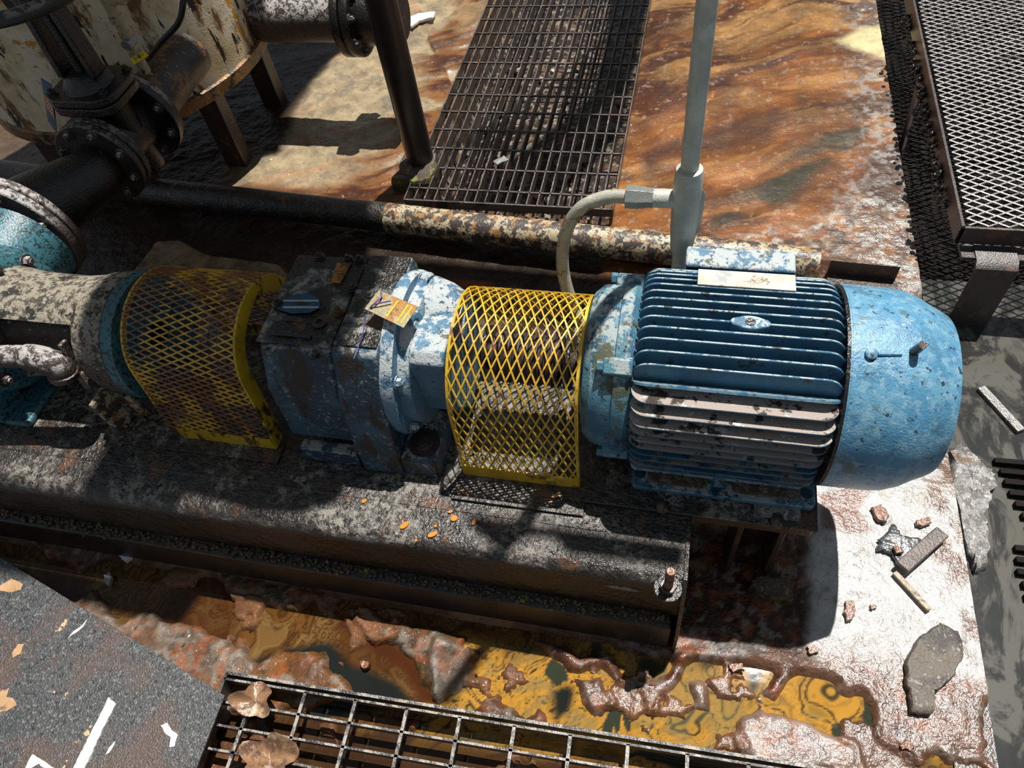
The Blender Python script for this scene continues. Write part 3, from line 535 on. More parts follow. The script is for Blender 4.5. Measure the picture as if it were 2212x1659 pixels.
# lifting boss
lx, ly, lz = .127, Y0 - .0295, Z0 + RF - .004
b = MB(); b.prism([(lx + .026 * math.cos(a) * (1.25 if abs(math.cos(a)) > .8 else 1), ly + .0145 * math.sin(a)) for a in [k * math.pi / 12 for k in range(24)]], (0, 0, -.04), lambda x, y: (x, y, lz + .003)); b.build('lifting_boss', m_fin, mo, bevel=.002)
b = MB(); b.lathe([(0, .0085), (.001, .008)], (lx, ly, lz + .0034), (0, 0, 1), 16); b.build('lifting_hole', m_black, mo)
# name plate on the top fins and terminal box behind
b = MB(); p = [at(1508, 588, .668), at(1704, 600, .668)]
yb = Y0 + .062
b.add([(.038, yb - .012, Z0 + .183), (.20, yb - .012, Z0 + .183), (.20, yb + .028, Z0 + .18), (.038, yb + .028, Z0 + .18), (.038, yb - .012, Z0 + .186), (.20, yb - .012, Z0 + .186), (.20, yb + .028, Z0 + .183), (.038, yb + .028, Z0 + .183)],
      [(0, 1, 5, 4), (1, 2, 6, 5), (2, 3, 7, 6), (3, 0, 4, 7), (4, 5, 6, 7), (3, 2, 1, 0)]); b.build('name_plate', m_white_tag, mo, bevel=.001)
b = MB(); b.box(.022, .215, 1.035, 1.085, .50, .566); tb = b.build('terminal_box', m_blue, mo, bevel=.006)
b = MB(); b.box(.018, .220, 1.032, 1.09, .566, .570); b.build('box_gasket', m_black, mo, bevel=.002)
b = MB(); b.box(.016, .218, 1.034, 1.088, .570, .580); b.build('box_lid', m_gear_clean, mo, bevel=.006)
b = MB(); b.box(.04, .20, 1.030, 1.036, .53, .536); b.box(.04, .20, 1.030, 1.036, .548, .554); b.build('box_rib', m_blue, mo, bevel=.002)
b = MB(); b.box(.05, .19, .97, 1.04, .47, .52); b.build('box_neck', m_blue, mo)
# shims
for x, n_, wd in ((at(1432, 1080, .29)[0], 3, .07), (at(1678, 1112, .29)[0], 5, .085)):
    st = thing('shim_stack', (x, .685, .292), 'stack of pale slotted shims under the %s front foot of the blue motor' % ('left' if n_ == 3 else 'right'), 'shims', 'shim stacks under the motor feet')
    for k in range(n_):
        b = MB(); dy = random.uniform(-.003, .003); w = wd / 2; yy = .668 + dy
        b.prism([(x - w, yy), (x - .012, yy), (x - .010, yy - .012 + .012), (x - .007, yy + .012), (x + .007, yy + .012), (x + .012, yy), (x + w, yy), (x + w, .70), (x - w, .70)], (0, 0, .002), lambda a, c, k=k: (a, c, .292 - .0006 + .0005 * 0 + .0024 * k - .0 ) if False else (a, c, .2822 + .0024 * k)); b.build('shim', m_silt, st)
    b = MB(); b.lathe([(0, .012), (.004, .011), (.010, .006)], (x, .664, .29), (0, -.4, .9), 12); b.build('adjusting_screw', m_mud, st)

# ------------------------------------------------------------ coupling guards
GY = .842
def arch(u, hw, r, ztop, x, zb):
    """point and normal along an arch whose sides stand at GY-hw.. ; u measured from the front foot"""
    zc = ztop - r; side = math.hypot(zc - zb, hw - r)
    arc = math.pi * r; tilt = (hw - r)
    if u < side:
        t = u / side; return Vector((x, GY - hw + tilt * t, zb + (zc - zb) * t)), Vector((0, -1, tilt / (zc - zb) if zc > zb else 0)).normalized()
    if u < side + arc:
        a = math.pi - (u - side) / r; return Vector((x, GY + r * math.cos(a), zc + r * math.sin(a))), Vector((0, math.cos(a), math.sin(a)))
    t = (u - side - arc) / side; return Vector((x, GY + r + tilt * t, zc - (zc - zb) * t)), Vector((0, 1, 0.2)).normalized()
def arch_len(hw, r, ztop, zb): return 2 * math.hypot(ztop - r - zb, hw - r) + math.pi * r
def guard(x0, x1, hw, r, ztop, cells, mats, label, yslot):
    g = thing('coupling_guard', ((x0 + x1) / 2, GY, .289), label, 'guard'); zb = .32; Lr = arch_len(hw, r, ztop, zb)
    m_mesh, m_solid = mats; du, dv, w = cells; nu = round(Lr / du); du = Lr / nu; nv = round((x1 - x0) / dv); dv = (x1 - x0) / nv
    b = MB(); expanded(b, lambda u, v: arch(u, hw, r, ztop, x0 + v, zb), Lr, x1 - x0, du, dv, w, .0022); b.build('mesh_panel', m_mesh, g, kind='stuff', smooth=20)
    for s in (-1, 1):
        b = MB(); yy = GY + s * hw; b.add([(x0, yy - .0015, .289), (x1, yy - .0015, .289), (x1, yy - .0015, .325), (x0, yy - .0015, .325), (x0, yy + .0015, .289), (x1, yy + .0015, .289), (x1, yy + .0015, .325), (x0, yy + .0015, .325)],
              [(0, 1, 2, 3), (7, 6, 5, 4), (0, 4, 5, 1), (3, 2, 6, 7), (1, 5, 6, 2), (0, 3, 7, 4)]); b.build('bottom_strip', m_solid, g)
    for x, wd in ((x0, yslot[0]), (x1, yslot[1])):
        n_ = 40; out = []; inn = []
        for k in range(n_ + 1):
            p, nr = arch(Lr * k / n_, hw, r, ztop, x, .29); out.append((p.y, p.z)); 
            p, nr = arch(arch_len(hw - wd, r - wd, ztop - wd, .29) * k / n_, hw - wd, r - wd, ztop - wd, x, .29); inn.append((p.y, p.z))
        Lr2 = arch_len(hw, r, ztop, .29); out = [(lambda p: (p.y, p.z))(arch(Lr2 * k / n_ * .99999, hw, r, ztop, x, .29)[0]) for k in range(n_ + 1)]
        th = .0025; b = MB(); n2 = n_ + 1
        b.add([(x - th, y, z) for y, z in out] + [(x - th, y, z) for y, z in inn] + [(x + th, y, z) for y, z in out] + [(x + th, y, z) for y, z in inn],
              [f for k in range(n_) for f in ((k, k + 1, n2 + k + 1, n2 + k), (2 * n2 + k, 3 * n2 + k, 3 * n2 + k + 1, 2 * n2 + k + 1), (k, 2 * n2 + k, 2 * n2 + k + 1, k + 1), (n2 + k, n2 + k + 1, 3 * n2 + k + 1, 3 * n2 + k))])
        b.build('end_plate', m_solid, g)
    return g
guard(-1.065, -.815, .155, .135, .615, (.0155, .034, .0032), (m_yel_dirty, m_yel_plate), 'dim rust-stained yellow mesh guard arched over the pump shaft, left of the gearbox', (.012, .035))
guard(-.385, -.148, .158, .145, .617, (.042, .0185, .0029), (m_yel, m_yel), 'bright yellow diamond mesh guard arched over the coupling between gearbox and motor', (.012, .013))
# coupling inside the right guard
cp = thing('shaft_coupling', (-.26, Y0, .42), 'brown ribbed rubber shaft coupling seen through the bright yellow mesh guard', 'coupling')
b = MB(); prof = [(-.36, .03), (-.33, .03), (-.33, .04)]
for k in range(22): prof += [(-.33 + .006 * k, .050 + .004 * (k % 2)), (-.327 + .006 * k, .050 + .004 * (k % 2))]
prof += [(-.195, .04), (-.195, .03), (-.16, .03)]; b.lathe(prof, (0, Y0, Z0), (1, 0, 0), 36); b.build('ribbed_sleeve', m_rubber, cp)
for x in (-.352, -.19):
    b = MB(); b.lathe([(x, .058), (x + .012, .058)], (0, Y0, Z0), (1, 0, 0), 36); b.build('hub', m_black, cp, bevel=.002)

# ------------------------------------------------------------ gearbox
gb = thing('gearbox', (-.58, .84, .282), 'blocky blue helical gearbox caked in grey oily dust between the two yellow guards', 'gearbox')
def hull8(b, x0, x1, bot, top, z0, z1):
    (a0, a1), (c0, c1) = bot, top
    b.add([(x0, a0, z0), (x1, a0, z0), (x1, a1, z0), (x0, a1, z0), (x0, c0, z1), (x1, c0, z1), (x1, c1, z1), (x0, c1, z1)], [(0, 3, 2, 1), (4, 5, 6, 7), (0, 1, 5, 4), (1, 2, 6, 5), (2, 3, 7, 6), (3, 0, 4, 7)]); return b
def yzprism(poly, x0, x1, name, mat, parent, bevel=.006, seg=3):
    b = MB(); b.prism(poly, (x1 - x0, 0, 0), lambda y, z: (x0, y, z)); return b.build(name, mat, parent, bevel=bevel, seg=seg)
yzprism([(.690, .36), (.700, .50), (.742, .588), (.80, .598), (.93, .600), (.975, .585), (.99, .45), (.98, .32), (.90, .31), (.72, .31)], -.755, -.605, 'housing', m_gear, gb, .008)
yzprism([(.665, .283), (.668, .36), (.690, .50), (.735, .596), (.752, .603), (.985, .603), (.995, .58), (1.0, .45), (.98, .283)], -.603, -.512, 'front_housing', m_gear, gb, .007)
b = MB(); b.prism([(.668, .283), (.668, .335), (.676, .343), (.745, .343), (.79, .36), (.79, .283)], (.078, 0, 0), lambda y, z: (-.512, y, z)); b.build('foot', m_gear, gb, bevel=.006)
b = MB(); b.box(-.74, -.61, .672, .70, .283, .33); b.build('foot_ledge', m_gear, gb, bevel=.004)
bolt(gb, (-.468, .712, .344), (0, 0, 1), .022, m_darkbrown, .006)
# top cover with ribs, plugs and bolts
for k in range(6):
    y = .765 + k * .036
    if k == 3: continue
    b = MB(); b.tube([(-.75, y, .5965), (-.70, y + .002, .6), (-.65, y - .002, .6)], [.006, .0075, .004], 8); b.build('top_rib', m_gear_top, gb)
b = MB(); b.add([(-.758, .745, .5935), (-.606, .745, .5935), (-.606, .97, .6), (-.758, .97, .6), (-.758, .745, .5985), (-.606, .745, .5985), (-.606, .97, .604), (-.758, .97, .604)], [(0, 3, 2, 1), (4, 5, 6, 7), (0, 1, 5, 4), (1, 2, 6, 5), (2, 3, 7, 6), (3, 0, 4, 7)]); b.build('top_cover', m_gear_top, gb, bevel=.003)
b = MB(); b.box(-.600, -.515, .748, .98, .6025, .606); b.build('front_cover', m_gear_top, gb, bevel=.003)
for px, py, r in ((690, 697, .014), (677, 600, .013), (553 + 30, 755, .012)):
    x, y, _ = at(px, py, .603); b = MB(); b.lathe([(0, r), (.005, r), (.007, r * .8), (.007, r * .45), (.003, r * .4), (.003, 0)], (x, y, .6), (0, 0, 1), 20); b.build('plug', m_gear_top, gb, smooth=25)
for px, py in ((682, 765), (730, 673), (690, 556), (778, 557), (762, 622), (800, 640), (752, 560), (600, 655)):
    x, y, _ = at(px, py, .605); y = min(y, .965); bolt(gb, (x, y, .604), (0, 0, 1), .0085, m_gear_top, .007)
b = MB(); b.prism(pxp([(598, 668), (612, 650), (640, 636), (668, 634), (690, 648), (692, 664), (670, 676), (630, 678)], .6045), (0, 0, .0012), lambda x, y: (x, y, .6045)); b.build('clean_paint_patch', m_clean, gb)
for yy in (650, 664):
    b = MB(); b.bar(at(612, yy, .607), at(688, yy, .607), .0025, .003); b.build('pale_rib', m_conduit, gb)
q = pxp([(715, 610), (728, 568), (760, 568), (735, 612)], .606); b = MB(); b.prism(q, (0, 0, .002), lambda x, y: (x, y, .605)); b.build('name_plate', m_plate_rust, gb)
# right-hand round flange, bearing boss and input housing
b = MB(); b.lathe([(-.514, .165), (-.500, .168), (-.488, .165), (-.486, .150)], (0, .855, .462), (1, 0, 0), 56); b.build('flange', m_gear_clean, gb, smooth=30)
b = MB(); b.lathe([(-.49, .148), (-.462, .145), (-.455, .13)], (0, .86, .462), (1, 0, 0), 56); b.build('input_flange', m_gear_clean, gb, smooth=30)
b = MB(); b.lathe([(-.515, .056), (-.475, .056), (-.469, .05), (-.469, 0)], (0, .925, .545), (1, 0, 0), 36); b.build('bearing_boss', m_gear_clean, gb, smooth=30)
yzprism([(.765, .40), (.748, .43), (.742, .575), (.76, .594), (.83, .596), (.88, .57), (.93, .53), (.95, .44), (.93, .36), (.82, .34)], -.46, -.392, 'input_housing', m_gear_clean, gb, .006)
b = MB(); b.lathe([(-.462, .085), (-.43, .075), (-.385, .05), (-.385, .035)], (0, .90, .52), (1, 0, 0), 24); b.build('input_cone', m_gear_clean, gb)
for a in (205, 232, 150, 60):
    c = Vector((-.485, .855 + .152 * math.cos(math.radians(a)), .462 + .152 * math.sin(math.radians(a)))); bolt(gb, c, (1, 0, 0), .009, m_gear_clean, .01)
b = MB(); c = Vector(at(897, 692, .60)); b.lathe([(0, .016), (.012, .016), (.014, .011), (.014, .006), (.008, .005), (.008, 0)], c - Vector((.008, -.004, .004)), (.75, -.45, .35), 24); b.build('eye_plug', m_blue, gb, smooth=25)
b = MB(); b.cyl((-.80, GY, .46), (-.75, GY, .46), .03); b.build('output_shaft', m_rubber, gb)
b = MB(); b.lathe([(-.775, .06), (-.77, .1), (-.755, .11)], (0, GY, .46), (1, 0, 0), 36); b.build('output_flange', m_gear, gb)
# stained tag wired to the gearbox
tg = thing('metal_tag', (-.5, .86, .63), 'small rust-stained rectangular metal tag tied with blue wire on top of the gearbox', 'tag')
q = [at(818, 628, .645), at(903, 663, .64), at(872, 709, .632), at(788, 668, .638)]
vs = [(p[0], p[1], p[2]) for p in q] + [(p[0], p[1], p[2] + .0015) for p in q]
b = MB(); b.add(vs, [(3, 2, 1, 0), (4, 5, 6, 7), (0, 1, 5, 4), (1, 2, 6, 5), (2, 3, 7, 6), (3, 0, 4, 7)]); b.build('plate', m_tag, tg)
A_, B_, C_, D_ = [Vector(p) + Vector((0, 0, .0022)) for p in q]
def onp(u, v): return A_ * (1 - u) * (1 - v) + B_ * u * (1 - v) + C_ * u * v + D_ * (1 - u) * v
b = MB()
for u in (.52, .78, .88): b.add([onp(u, .1), onp(u + .035, .1), onp(u + .035, .9), onp(u, .9)], [(0, 1, 2, 3)])
b.build('painted_stripe', m_ytag, tg)
b = MB(); b.tube(smoothline([onp(.12, .1) + Vector((0, 0, .004)), onp(.2, .35) + Vector((0, 0, .006)), onp(.15, .8) + Vector((0, 0, .005)), onp(.1, .85) + Vector((0, 0, -.001))], 5), .0016, 6)
b.tube(smoothline([onp(.12, .8) + Vector((0, 0, .004)), onp(.25, .62) + Vector((0, 0, .006)), onp(.45, .3) + Vector((0, 0, .006))], 5), .0013, 6)
b.tube(smoothline([Vector(at(790, 680, .637)), Vector(at(785, 715, .62)), Vector(at(775, 745, .61)), Vector(at(764, 775, .605))], 5), .001, 6); b.build('wire', m_wire, tg)

# ------------------------------------------------------------ pump at the left
pu = thing('process_pump', (-1.35, .84, .282), 'crusted pump with blue volute and dust-caked bearing bracket at the left end of the skid', 'pump')
PZ = .455
b = MB(); b.lathe([(-1.10, .05), (-1.10, .140), (-1.125, .142), (-1.13, .138)], (0, GY, PZ), (1, 0, 0), 48); b.build('rear_flange', m_volute, pu)
def quart(a0, a1, prof, name, mat, n=24):
    """part of a turned shell between two angles"""
    b = MB(); vs = []; m = len(prof)
    for t in (0, .018):
        for x, r in prof:
            for k in range(n + 1):
                a = math.radians(a0 + (a1 - a0) * k / n); vs.append((x, GY + (r - t) * math.cos(a), PZ + (r - t) * math.sin(a)))
    N = n + 1; fs = []
    for i in range(m - 1):
        for k in range(n):
            p = i * N + k; fs += [(p, p + 1, p + N + 1, p + N), (m * N + p, m * N + p + N, m * N + p + N + 1, m * N + p + 1)]
    for i in range(m - 1):
        for k in (0, n): p = i * N + k; fs.append((p, p + N, m * N + p + N, m * N + p))
    for k in range(n):
        for i in (0, m - 1): p = i * N + k; fs.append((p, p + 1, m * N + p + 1, m * N + p))
    b.add(vs, fs); return b.build(name, mat, pu)
quart(0, 360, [(-1.13, .139), (-1.16, .137), (-1.19, .132), (-1.21, .125)], 'adapter_ring', m_pump, 48)
quart(35, 125, [(-1.21, .125), (-1.27, .118), (-1.34, .118), (-1.42, .122), (-1.46, .13)], 'upper_bracket', m_pump)
quart(225, 320, [(-1.21, .125), (-1.27, .118), (-1.34, .118), (-1.42, .122), (-1.46, .13)], 'lower_bracket', m_pump)
b = MB(); b.lathe([(-1.45, .075), (-1.40, .085), (-1.34, .078), (-1.25, .062), (-1.24, .05), (-1.1, .03)], (0, GY, PZ), (1, 0, 0), 36); b.build('bearing_housing', m_hous, pu)
b = MB(); b.lathe([(-1.68, .05), (-1.665, .12), (-1.62, .165), (-1.56, .178), (-1.50, .17), (-1.46, .15), (-1.45, .12)], (0, GY, PZ), (1, 0, 0), 56); b.build('volute', m_volute, pu, smooth=60)
b = MB(); b.lathe([(0, .135), (.03, .125), (.12, .105), (.2, .12)], (-1.60, .88, .46), (0, 1, .03), 40); b.build('discharge_nozzle', m_volute, pu, smooth=60)
for a in (40, 75, 110, 145, 200):
    c = Vector((-1.452, GY + .14 * math.cos(math.radians(a)), PZ + .14 * math.sin(math.radians(a)))); bolt(pu, c, (1, 0, 0), .011, m_dustpipe, .012)
b = MB(); b.bar((-1.19, .735, .36), (-1.185, .735, .284), .045, .012, (0, 1, 0)); b.bar((-1.21, .70, .40), (-1.205, .70, .284), .012, .05, (0, 1, 0)); b.build('support_foot', m_pipe, pu, bevel=.002)
b = MB(); b.bar((-1.247, GY - .09, .52), (-1.247, GY - .105, .43), .022, .01, (1, 0, 0)); b.bar((-1.243, GY - .105, .44), (-1.235, GY - .115, .40), .03, .02, (1, 0, 0)); b.build('gland_stud', m_dustpipe, pu, bevel=.003)
b = MB(); b.box(-1.56, -1.5, .66, .74, .283, .36); b.box(-1.62, -1.44, .66, .98, .283, .30); b.build('pump_foot', m_volute, pu, bevel=.006)
# flush elbow in front of the pump
el = thing('pipe_elbow', (-1.2, .66, .40), 'stubby dust-caked pipe elbow ending with a dark glossy lip in front of the pump', 'pipe')
e0 = Vector(at(-70, 772, .50)); e1 = Vector(at(30, 770, .50)); e2 = Vector(at(85, 775, .498)); e3 = Vector(at(125, 790, .48)); e4 = Vector(at(138, 808, .455))
b = MB(); pts = smoothline([e0, e1, e2, e3, e4], 6); nP = len(pts); rr = [.025 if i < nP * .33 else .029 for i in range(nP)]; b.tube(pts, rr, 20); b.build('elbow', m_dustpipe, el)
b = MB(); d = (pts[-1] - pts[-4]).normalized(); b.lathe([(-.012, .0295), (-.01, .032), (.003, .032), (.004, .027), (-.006, .024)], pts[-1], d, 24); b.build('lip', m_darkbrown, el)
b = MB(); b.tube([e0, Vector((-1.45, .80, .47))], .024, 14); b.build('branch', m_dustpipe, el)

q = pxp([(-30, 845), (22, 892), (-20, 900), (-60, 900)], .2); b = MB(); b.prism(q, (0, 0, .002), lambda x, y: (x, y, .2)); b.build('yellow_plate', m_ytag, pu)
# ------------------------------------------------------------ suction line: reducer, flanges, gate valve
XP, ZP = -1.575, .465
rd = thing('pipe_reducer', (XP, 1.25, .3), 'dark dusty flanged reducer joining the blue pump to the black gate valve', 'pipe fitting')
def flange(parent, y, r, th, mat, nb, name='flange', side=-1, x=XP, z=ZP):
    b = MB(); b.lathe([(0, r - .003), (.003, r), (th - .003, r), (th, r - .003)], (x, y, z), (0, 1, 0), 56); f = b.build(name, mat, parent, smooth=30)
    for k in range(nb):
        a = 2 * math.pi * (k + .5) / nb
        c = Vector((x + (r - .022) * math.cos(a), y if side < 0 else y + th, z + (r - .022) * math.sin(a))); bolt(parent, c, (0, side, 0), .011, m_dustpipe, .011)
    return f
XC = -1.65
flange(rd, 1.13, .155, .022, m_dustpipe, 8, x=XC)
flange(rd, 1.395, .120, .022, m_valve_flange, 8)
b = MB(); pts = smoothline([(XC, 1.15, ZP), (XC, 1.2, ZP), (XP, 1.33, ZP), (XP, 1.40, ZP)], 6); nP = len(pts); b.tube(pts, [.105 - .04 * sm(np.array(i / nP), .05, .9) for i in range(nP)], 32); b.build('taper', m_black, rd)
flange(pu, 1.10, .158, .026, m_dustpipe, 8, 'nozzle_flange', -1, XC)
gv = thing('gate_valve', (XP, 1.52, .3), 'big black oily gate valve with square yoke and handwheel beside the cream tank', 'valve')
flange(gv, 1.42, .120, .024, m_valve_flange, 0)
flange(gv, 1.60, .128, .024, m_black, 8)
b = MB(); b.lathe([(1.43, .07), (1.47, .078), (1.56, .078), (1.61, .07)], (XP, 0, ZP), (0, 1, 0), 32)
b.prism(rrect(XP - .075, XP + .075, 1.475, 1.565, .04), (0, 0, .24), lambda x, y: (x, y, .36)); b.build('body', m_black, gv, bevel=.006)
b = MB(); b.prism(rrect(XP - .10, XP + .10, 1.435, 1.61, .05), (0, 0, .022), lambda x, y: (x, y, .585)); b.build('bonnet_flange', m_black, gv, bevel=.003)
b = MB(); b.prism(rrect(XP - .10, XP + .10, 1.435, 1.61, .05), (0, 0, .020), lambda x, y: (x, y, .611)); b.lathe([(.63, .07), (.66, .05), (.67, .03)], (XP, 1.52, 0), (0, 0, 1), 24); b.build('bonnet', m_black, gv, bevel=.003)
for dx, dy in ((-.08, -.055), (.08, -.055), (-.08, .06), (.08, .06)): bolt(gv, (XP + dx, 1.522 + dy, .631), (0, 0, 1), .011, m_black, .01)
for s in (-1, 1):
    b = MB(); b.bar((XP + s * .05, 1.52, .66), (XP + s * .035, 1.52, .95), .02, .05, (0, 1, 0)); b.build('yoke_arm', m_black, gv, bevel=.004)
b = MB(); b.cyl((XP, 1.52, .66), (XP, 1.52, 1.02), .014); b.build('stem', m_black, gv)
b = MB(); b.prism(rrect(XP - .05, XP + .05, 1.49, 1.55, .02), (0, 0, .04), lambda x, y: (x, y, .93)); b.build('yoke_nut', m_black, gv, bevel=.004)
b = MB(); wc = Vector((-1.575, 1.50, .905)); b.tube([wc + Vector((.19 * math.cos(a), .19 * math.sin(a), 0)) for a in [k * math.pi / 24 for k in range(49)]], .017, 14, cap=False)
b.v = b.v
hw = b.build('handwheel', m_valve_flange, gv)
for k in range(4):
    a = math.radians(40 + 90 * k); b = MB(); b.bar(wc, wc + Vector((.185 * math.cos(a), .185 * math.sin(a), 0)), .018, .01); b.build('spoke', m_black, gv, bevel=.003)
# card hanging on the valve
cd = thing('hanging_card', (-1.68, 1.5, .5), 'narrow dark blue card with an orange panel hanging beside the gate valve', 'card')
q = [at(88, 170, .66), at(112, 185, .655), at(124, 290, .53), at(104, 262, .55)]
b = MB(); b.add([Vector(p) for p in q] + [Vector(p) + Vector((-.002, .004, 0)) for p in q], [(0, 1, 2, 3), (7, 6, 5, 4), (0, 4, 5, 1), (1, 5, 6, 2), (2, 6, 7, 3), (3, 7, 4, 0)]); b.build('card', m_blu_dk, cd)
Q = [Vector(p) + Vector((.001, -.003, .001)) for p in q]
def onq(u, v): return (Q[0] * (1 - u) + Q[1] * u) * (1 - v) + (Q[3] * (1 - u) + Q[2] * u) * v
b = MB(); b.add([onq(.08, .3), onq(.95, .36), onq(.95, .7), onq(.08, .62)], [(0, 1, 2, 3)]); b.build('orange_panel', m_orange, cd)
b = MB(); e = Vector((.0005, -.001, .0005))
for v in (.42, .5, .58):
    for u in (.3, .5, .7): b.add([onq(u, v) + e, onq(u + .1, v + .005) + e, onq(u + .1, v + .045) + e, onq(u, v + .04) + e], [(0, 1, 2, 3)])
b.build('faint_lettering', m_white, cd)

# ------------------------------------------------------------ cream tank
TX, TY, TR = -2.02, 2.20, .5
tk = thing('storage_tank', (TX, TY, .0), 'round cream tank with peeling rust-stained paint and an orange bottom rim', 'tank')
b = MB(); b.lathe([(.31, TR), (1.9, TR)], (TX, TY, 0), (0, 0, 1), 96); b.build('shell', m_cream, tk, smooth=30)
b = MB(); b.lathe([(.295, TR - .02), (.295, TR + .008), (.335, TR + .010), (.34, TR)], (TX, TY, 0), (0, 0, 1), 96); b.build('bottom_rim', m_orange_rim, tk, smooth=30)
for a in (-71, -25, -115, -150, 30):
    x = TX + (TR - .08) * math.cos(math.radians(a)); y = TY + (TR - .08) * math.sin(math.radians(a)); b = MB(); b.box(x - .04, x + .04, y - .03, y + .03, -.01, .30); b.build('leg', m_darkbrown, tk, bevel=.003)
nz = thing('tank_nozzle', (-1.56, 1.78, .3), 'rust-streaked domed pipe stub between the tank and the black valve flange', 'pipe fitting')
b = MB(); b.lathe([(1.625, .06), (1.66, .07), (1.70, .076), (1.76, .074), (1.83, .07), (1.95, .07)], (XP, 0, ZP), (0, 1, 0), 36); b.build('dome', m_dome, nz)
b = MB(); b.lathe([(1.626, .118), (1.645, .120)], (XP, 0, ZP), (0, 1, 0), 48); b.build('flange', m_dustpipe, nz, bevel=.002)
# small cream pipework
sx_, sy_ = -1.545, 1.70
sp_ = thing('sampling_pipe', (sx_, sy_, .56), 'thin cream vertical pipe with tee and small valve standing on the rusty nozzle', 'pipe')
b = MB(); b.lathe([(.555, .016), (.60, .014), (.60, .018), (.615, .018), (.615, .011), (.66, .011), (.66, .016), (.675, .016), (.675, .013), (.70, .013), (.70, .018), (.72, .018), (.72, .015), (.78, .016), (.78, .019), (.80, .019), (.80, .014), (1.2, .014)], (sx_, sy_, 0), (0, 0, 1), 18); b.build('riser', m_creampipe, sp_, smooth=25)
b = MB(); b.lathe([(0, .015), (.03, .015), (.03, .018), (.045, .018), (.045, .0135), (.6, .0135)], (sx_, sy_, .755), (1, .45, .12), 18); b.build('branch', m_creampipe, sp_, smooth=25)
b = MB(); b.lathe([(-.02, .015), (.02, .015)], (sx_, sy_, .645), (0, 1, 0), 16); b.build('ball_valve', m_chrome, sp_, bevel=.002)
h0 = Vector(at(284, 134, .66)); h1 = Vector(at(316, 114, .665)); hd = (h1 - h0)
b = MB(); b.bar(h0, h1, .02, .004, (.2, -.5, .8)); hdl = b.build('valve_handle', m_ytag, sp_, bevel=.0015); hdl['label'] = 'yellow handle with black marks'
b = MB(); nrm = Vector((.2, -.5, .8)).normalized(); sd_ = hd.normalized().cross(nrm).normalized(); up_ = sd_.cross(hd.normalized()).normalized()
for t, w_ in ((.25, .012), (.37, .006), (.5, .014), (.58, .014), (.75, .006)):
    c = h0 + hd * t + up_ * .0024; b.bar(c - sd_ * w_ / 2, c + sd_ * w_ / 2, .0016, .0008, up_)
b.bar(h0 + hd * .45 + up_ * .0024, h0 + hd * .65 + up_ * .0024, .0016, .0008, up_); b.build('black_mark', m_ink, sp_)
hs = MB(); hs.tube(smoothline([at(398, -30, .85), at(396, 5, .83), at(385, 50, .78), at(345, 95, .70), at(320, 128, .62)], 8), .0075, 12); tag(hs.build('rubber_hose', m_hose), 'black rubber hose curving down in front of the cream tank', 'hose')
# flanged pipe leaving the tank at the top of the picture
fp = thing('flanged_pipe', (-1.25, 2.15, .4), 'dark horizontal flanged pipe with a sunlit dusty patch leaving the tank', 'pipe')
FY, FZ = 2.33, .385
b = MB(); b.cyl((-1.66, FY, FZ), (-1.14, FY, FZ), .082, n=36); b.build('pipe', m_dustpipe, fp)
for x in (-1.20, -1.165):
    b = MB(); b.lathe([(0, .128), (.003, .13), (.025, .13), (.028, .128)], (x, FY, FZ), (1, 0, 0), 48); b.build('flange', m_black, fp)
for k in range(8):
    a = 2 * math.pi * (k + .5) / 8; bolt(fp, (-1.137, FY + .107 * math.cos(a), FZ + .107 * math.sin(a)), (1, 0, 0), .011, m_dustpipe, .012)
b = MB(); b.lathe([(-1.137, .09), (-1.08, .095), (-1.03, .08), (-.99, .08)], (0, FY, FZ), (1, 0, 0), 36); b.build('valve_body', m_black, fp)

# ------------------------------------------------------------ post, conduit, back pipe
ps = thing('steel_post', (-.90, 2.02, .0), 'black-brown round steel post standing at the left edge of the walkway grating', 'post')
b = MB(); b.cyl((-.905, 2.0, .0), (-.905, 2.0, 2.6), .047, n=36); b.build('column', m_post, ps)
b = MB(); b.lathe([(.0, .085), (.008, .085), (.012, .055), (.03, .05)], (-.905, 2.0, .0), (0, 0, 1), 24); b.build('foot_collar', m_post, ps)
b = slab([(-.98, 1.90), (-.89, 1.86), (-.83, 1.93), (-.84, 2.02), (-.97, 2.03)], .0, .058, .014, 3); tag(b.build('shadow_lump', m_crust), 'dark lump put in as the shadow at the foot of the round steel post', 'lump')  # lump added for the dark shadow at the post foot
cn = thing('conduit_riser', (.006, 1.12, .0), 'grey vertical electrical conduit rising behind the blue motor', 'conduit')
cx_, cy_ = .0062, 1.12
b = MB(); b.cyl((cx_, cy_, .0), (cx_, cy_, .55), .0165); b.cyl((cx_, cy_, .715), (cx_, cy_, 2.6), .0165); b.build('pipe', m_conduit, cn)
b = MB(); b.lathe([(.53, .017), (.54, .022), (.60, .026), (.68, .027), (.72, .026), (.735, .024), (.737, .018)], (cx_, cy_, 0), (0, 0, 1), 28)
b.lathe([(.0, .018), (.035, .018), (.05, .0175)], (cx_ - .012, cy_, .665), (-1, 0, 0), 24)
b.prism([(.57, -.0), (.59, .012), (.68, .014), (.70, .0)], (.0, .001, 0), lambda z, d: (cx_ + .02 + d, cy_, z)); b.build('conduit_tee', m_conduit, cn, smooth=60)
b = MB(); b.lathe([(0, .019), (.012, .019)], (cx_ - .062, cy_, .665), (-1, 0, 0), 6); b.lathe([(.014, .0185), (.022, .021), (.030, .021), (.030, .022), (.056, .022)], (cx_ - .058, cy_, .665), (-1, 0, 0), 6); b.build('gland_nut', m_chrome, cn, bevel=.0015, smooth=20)
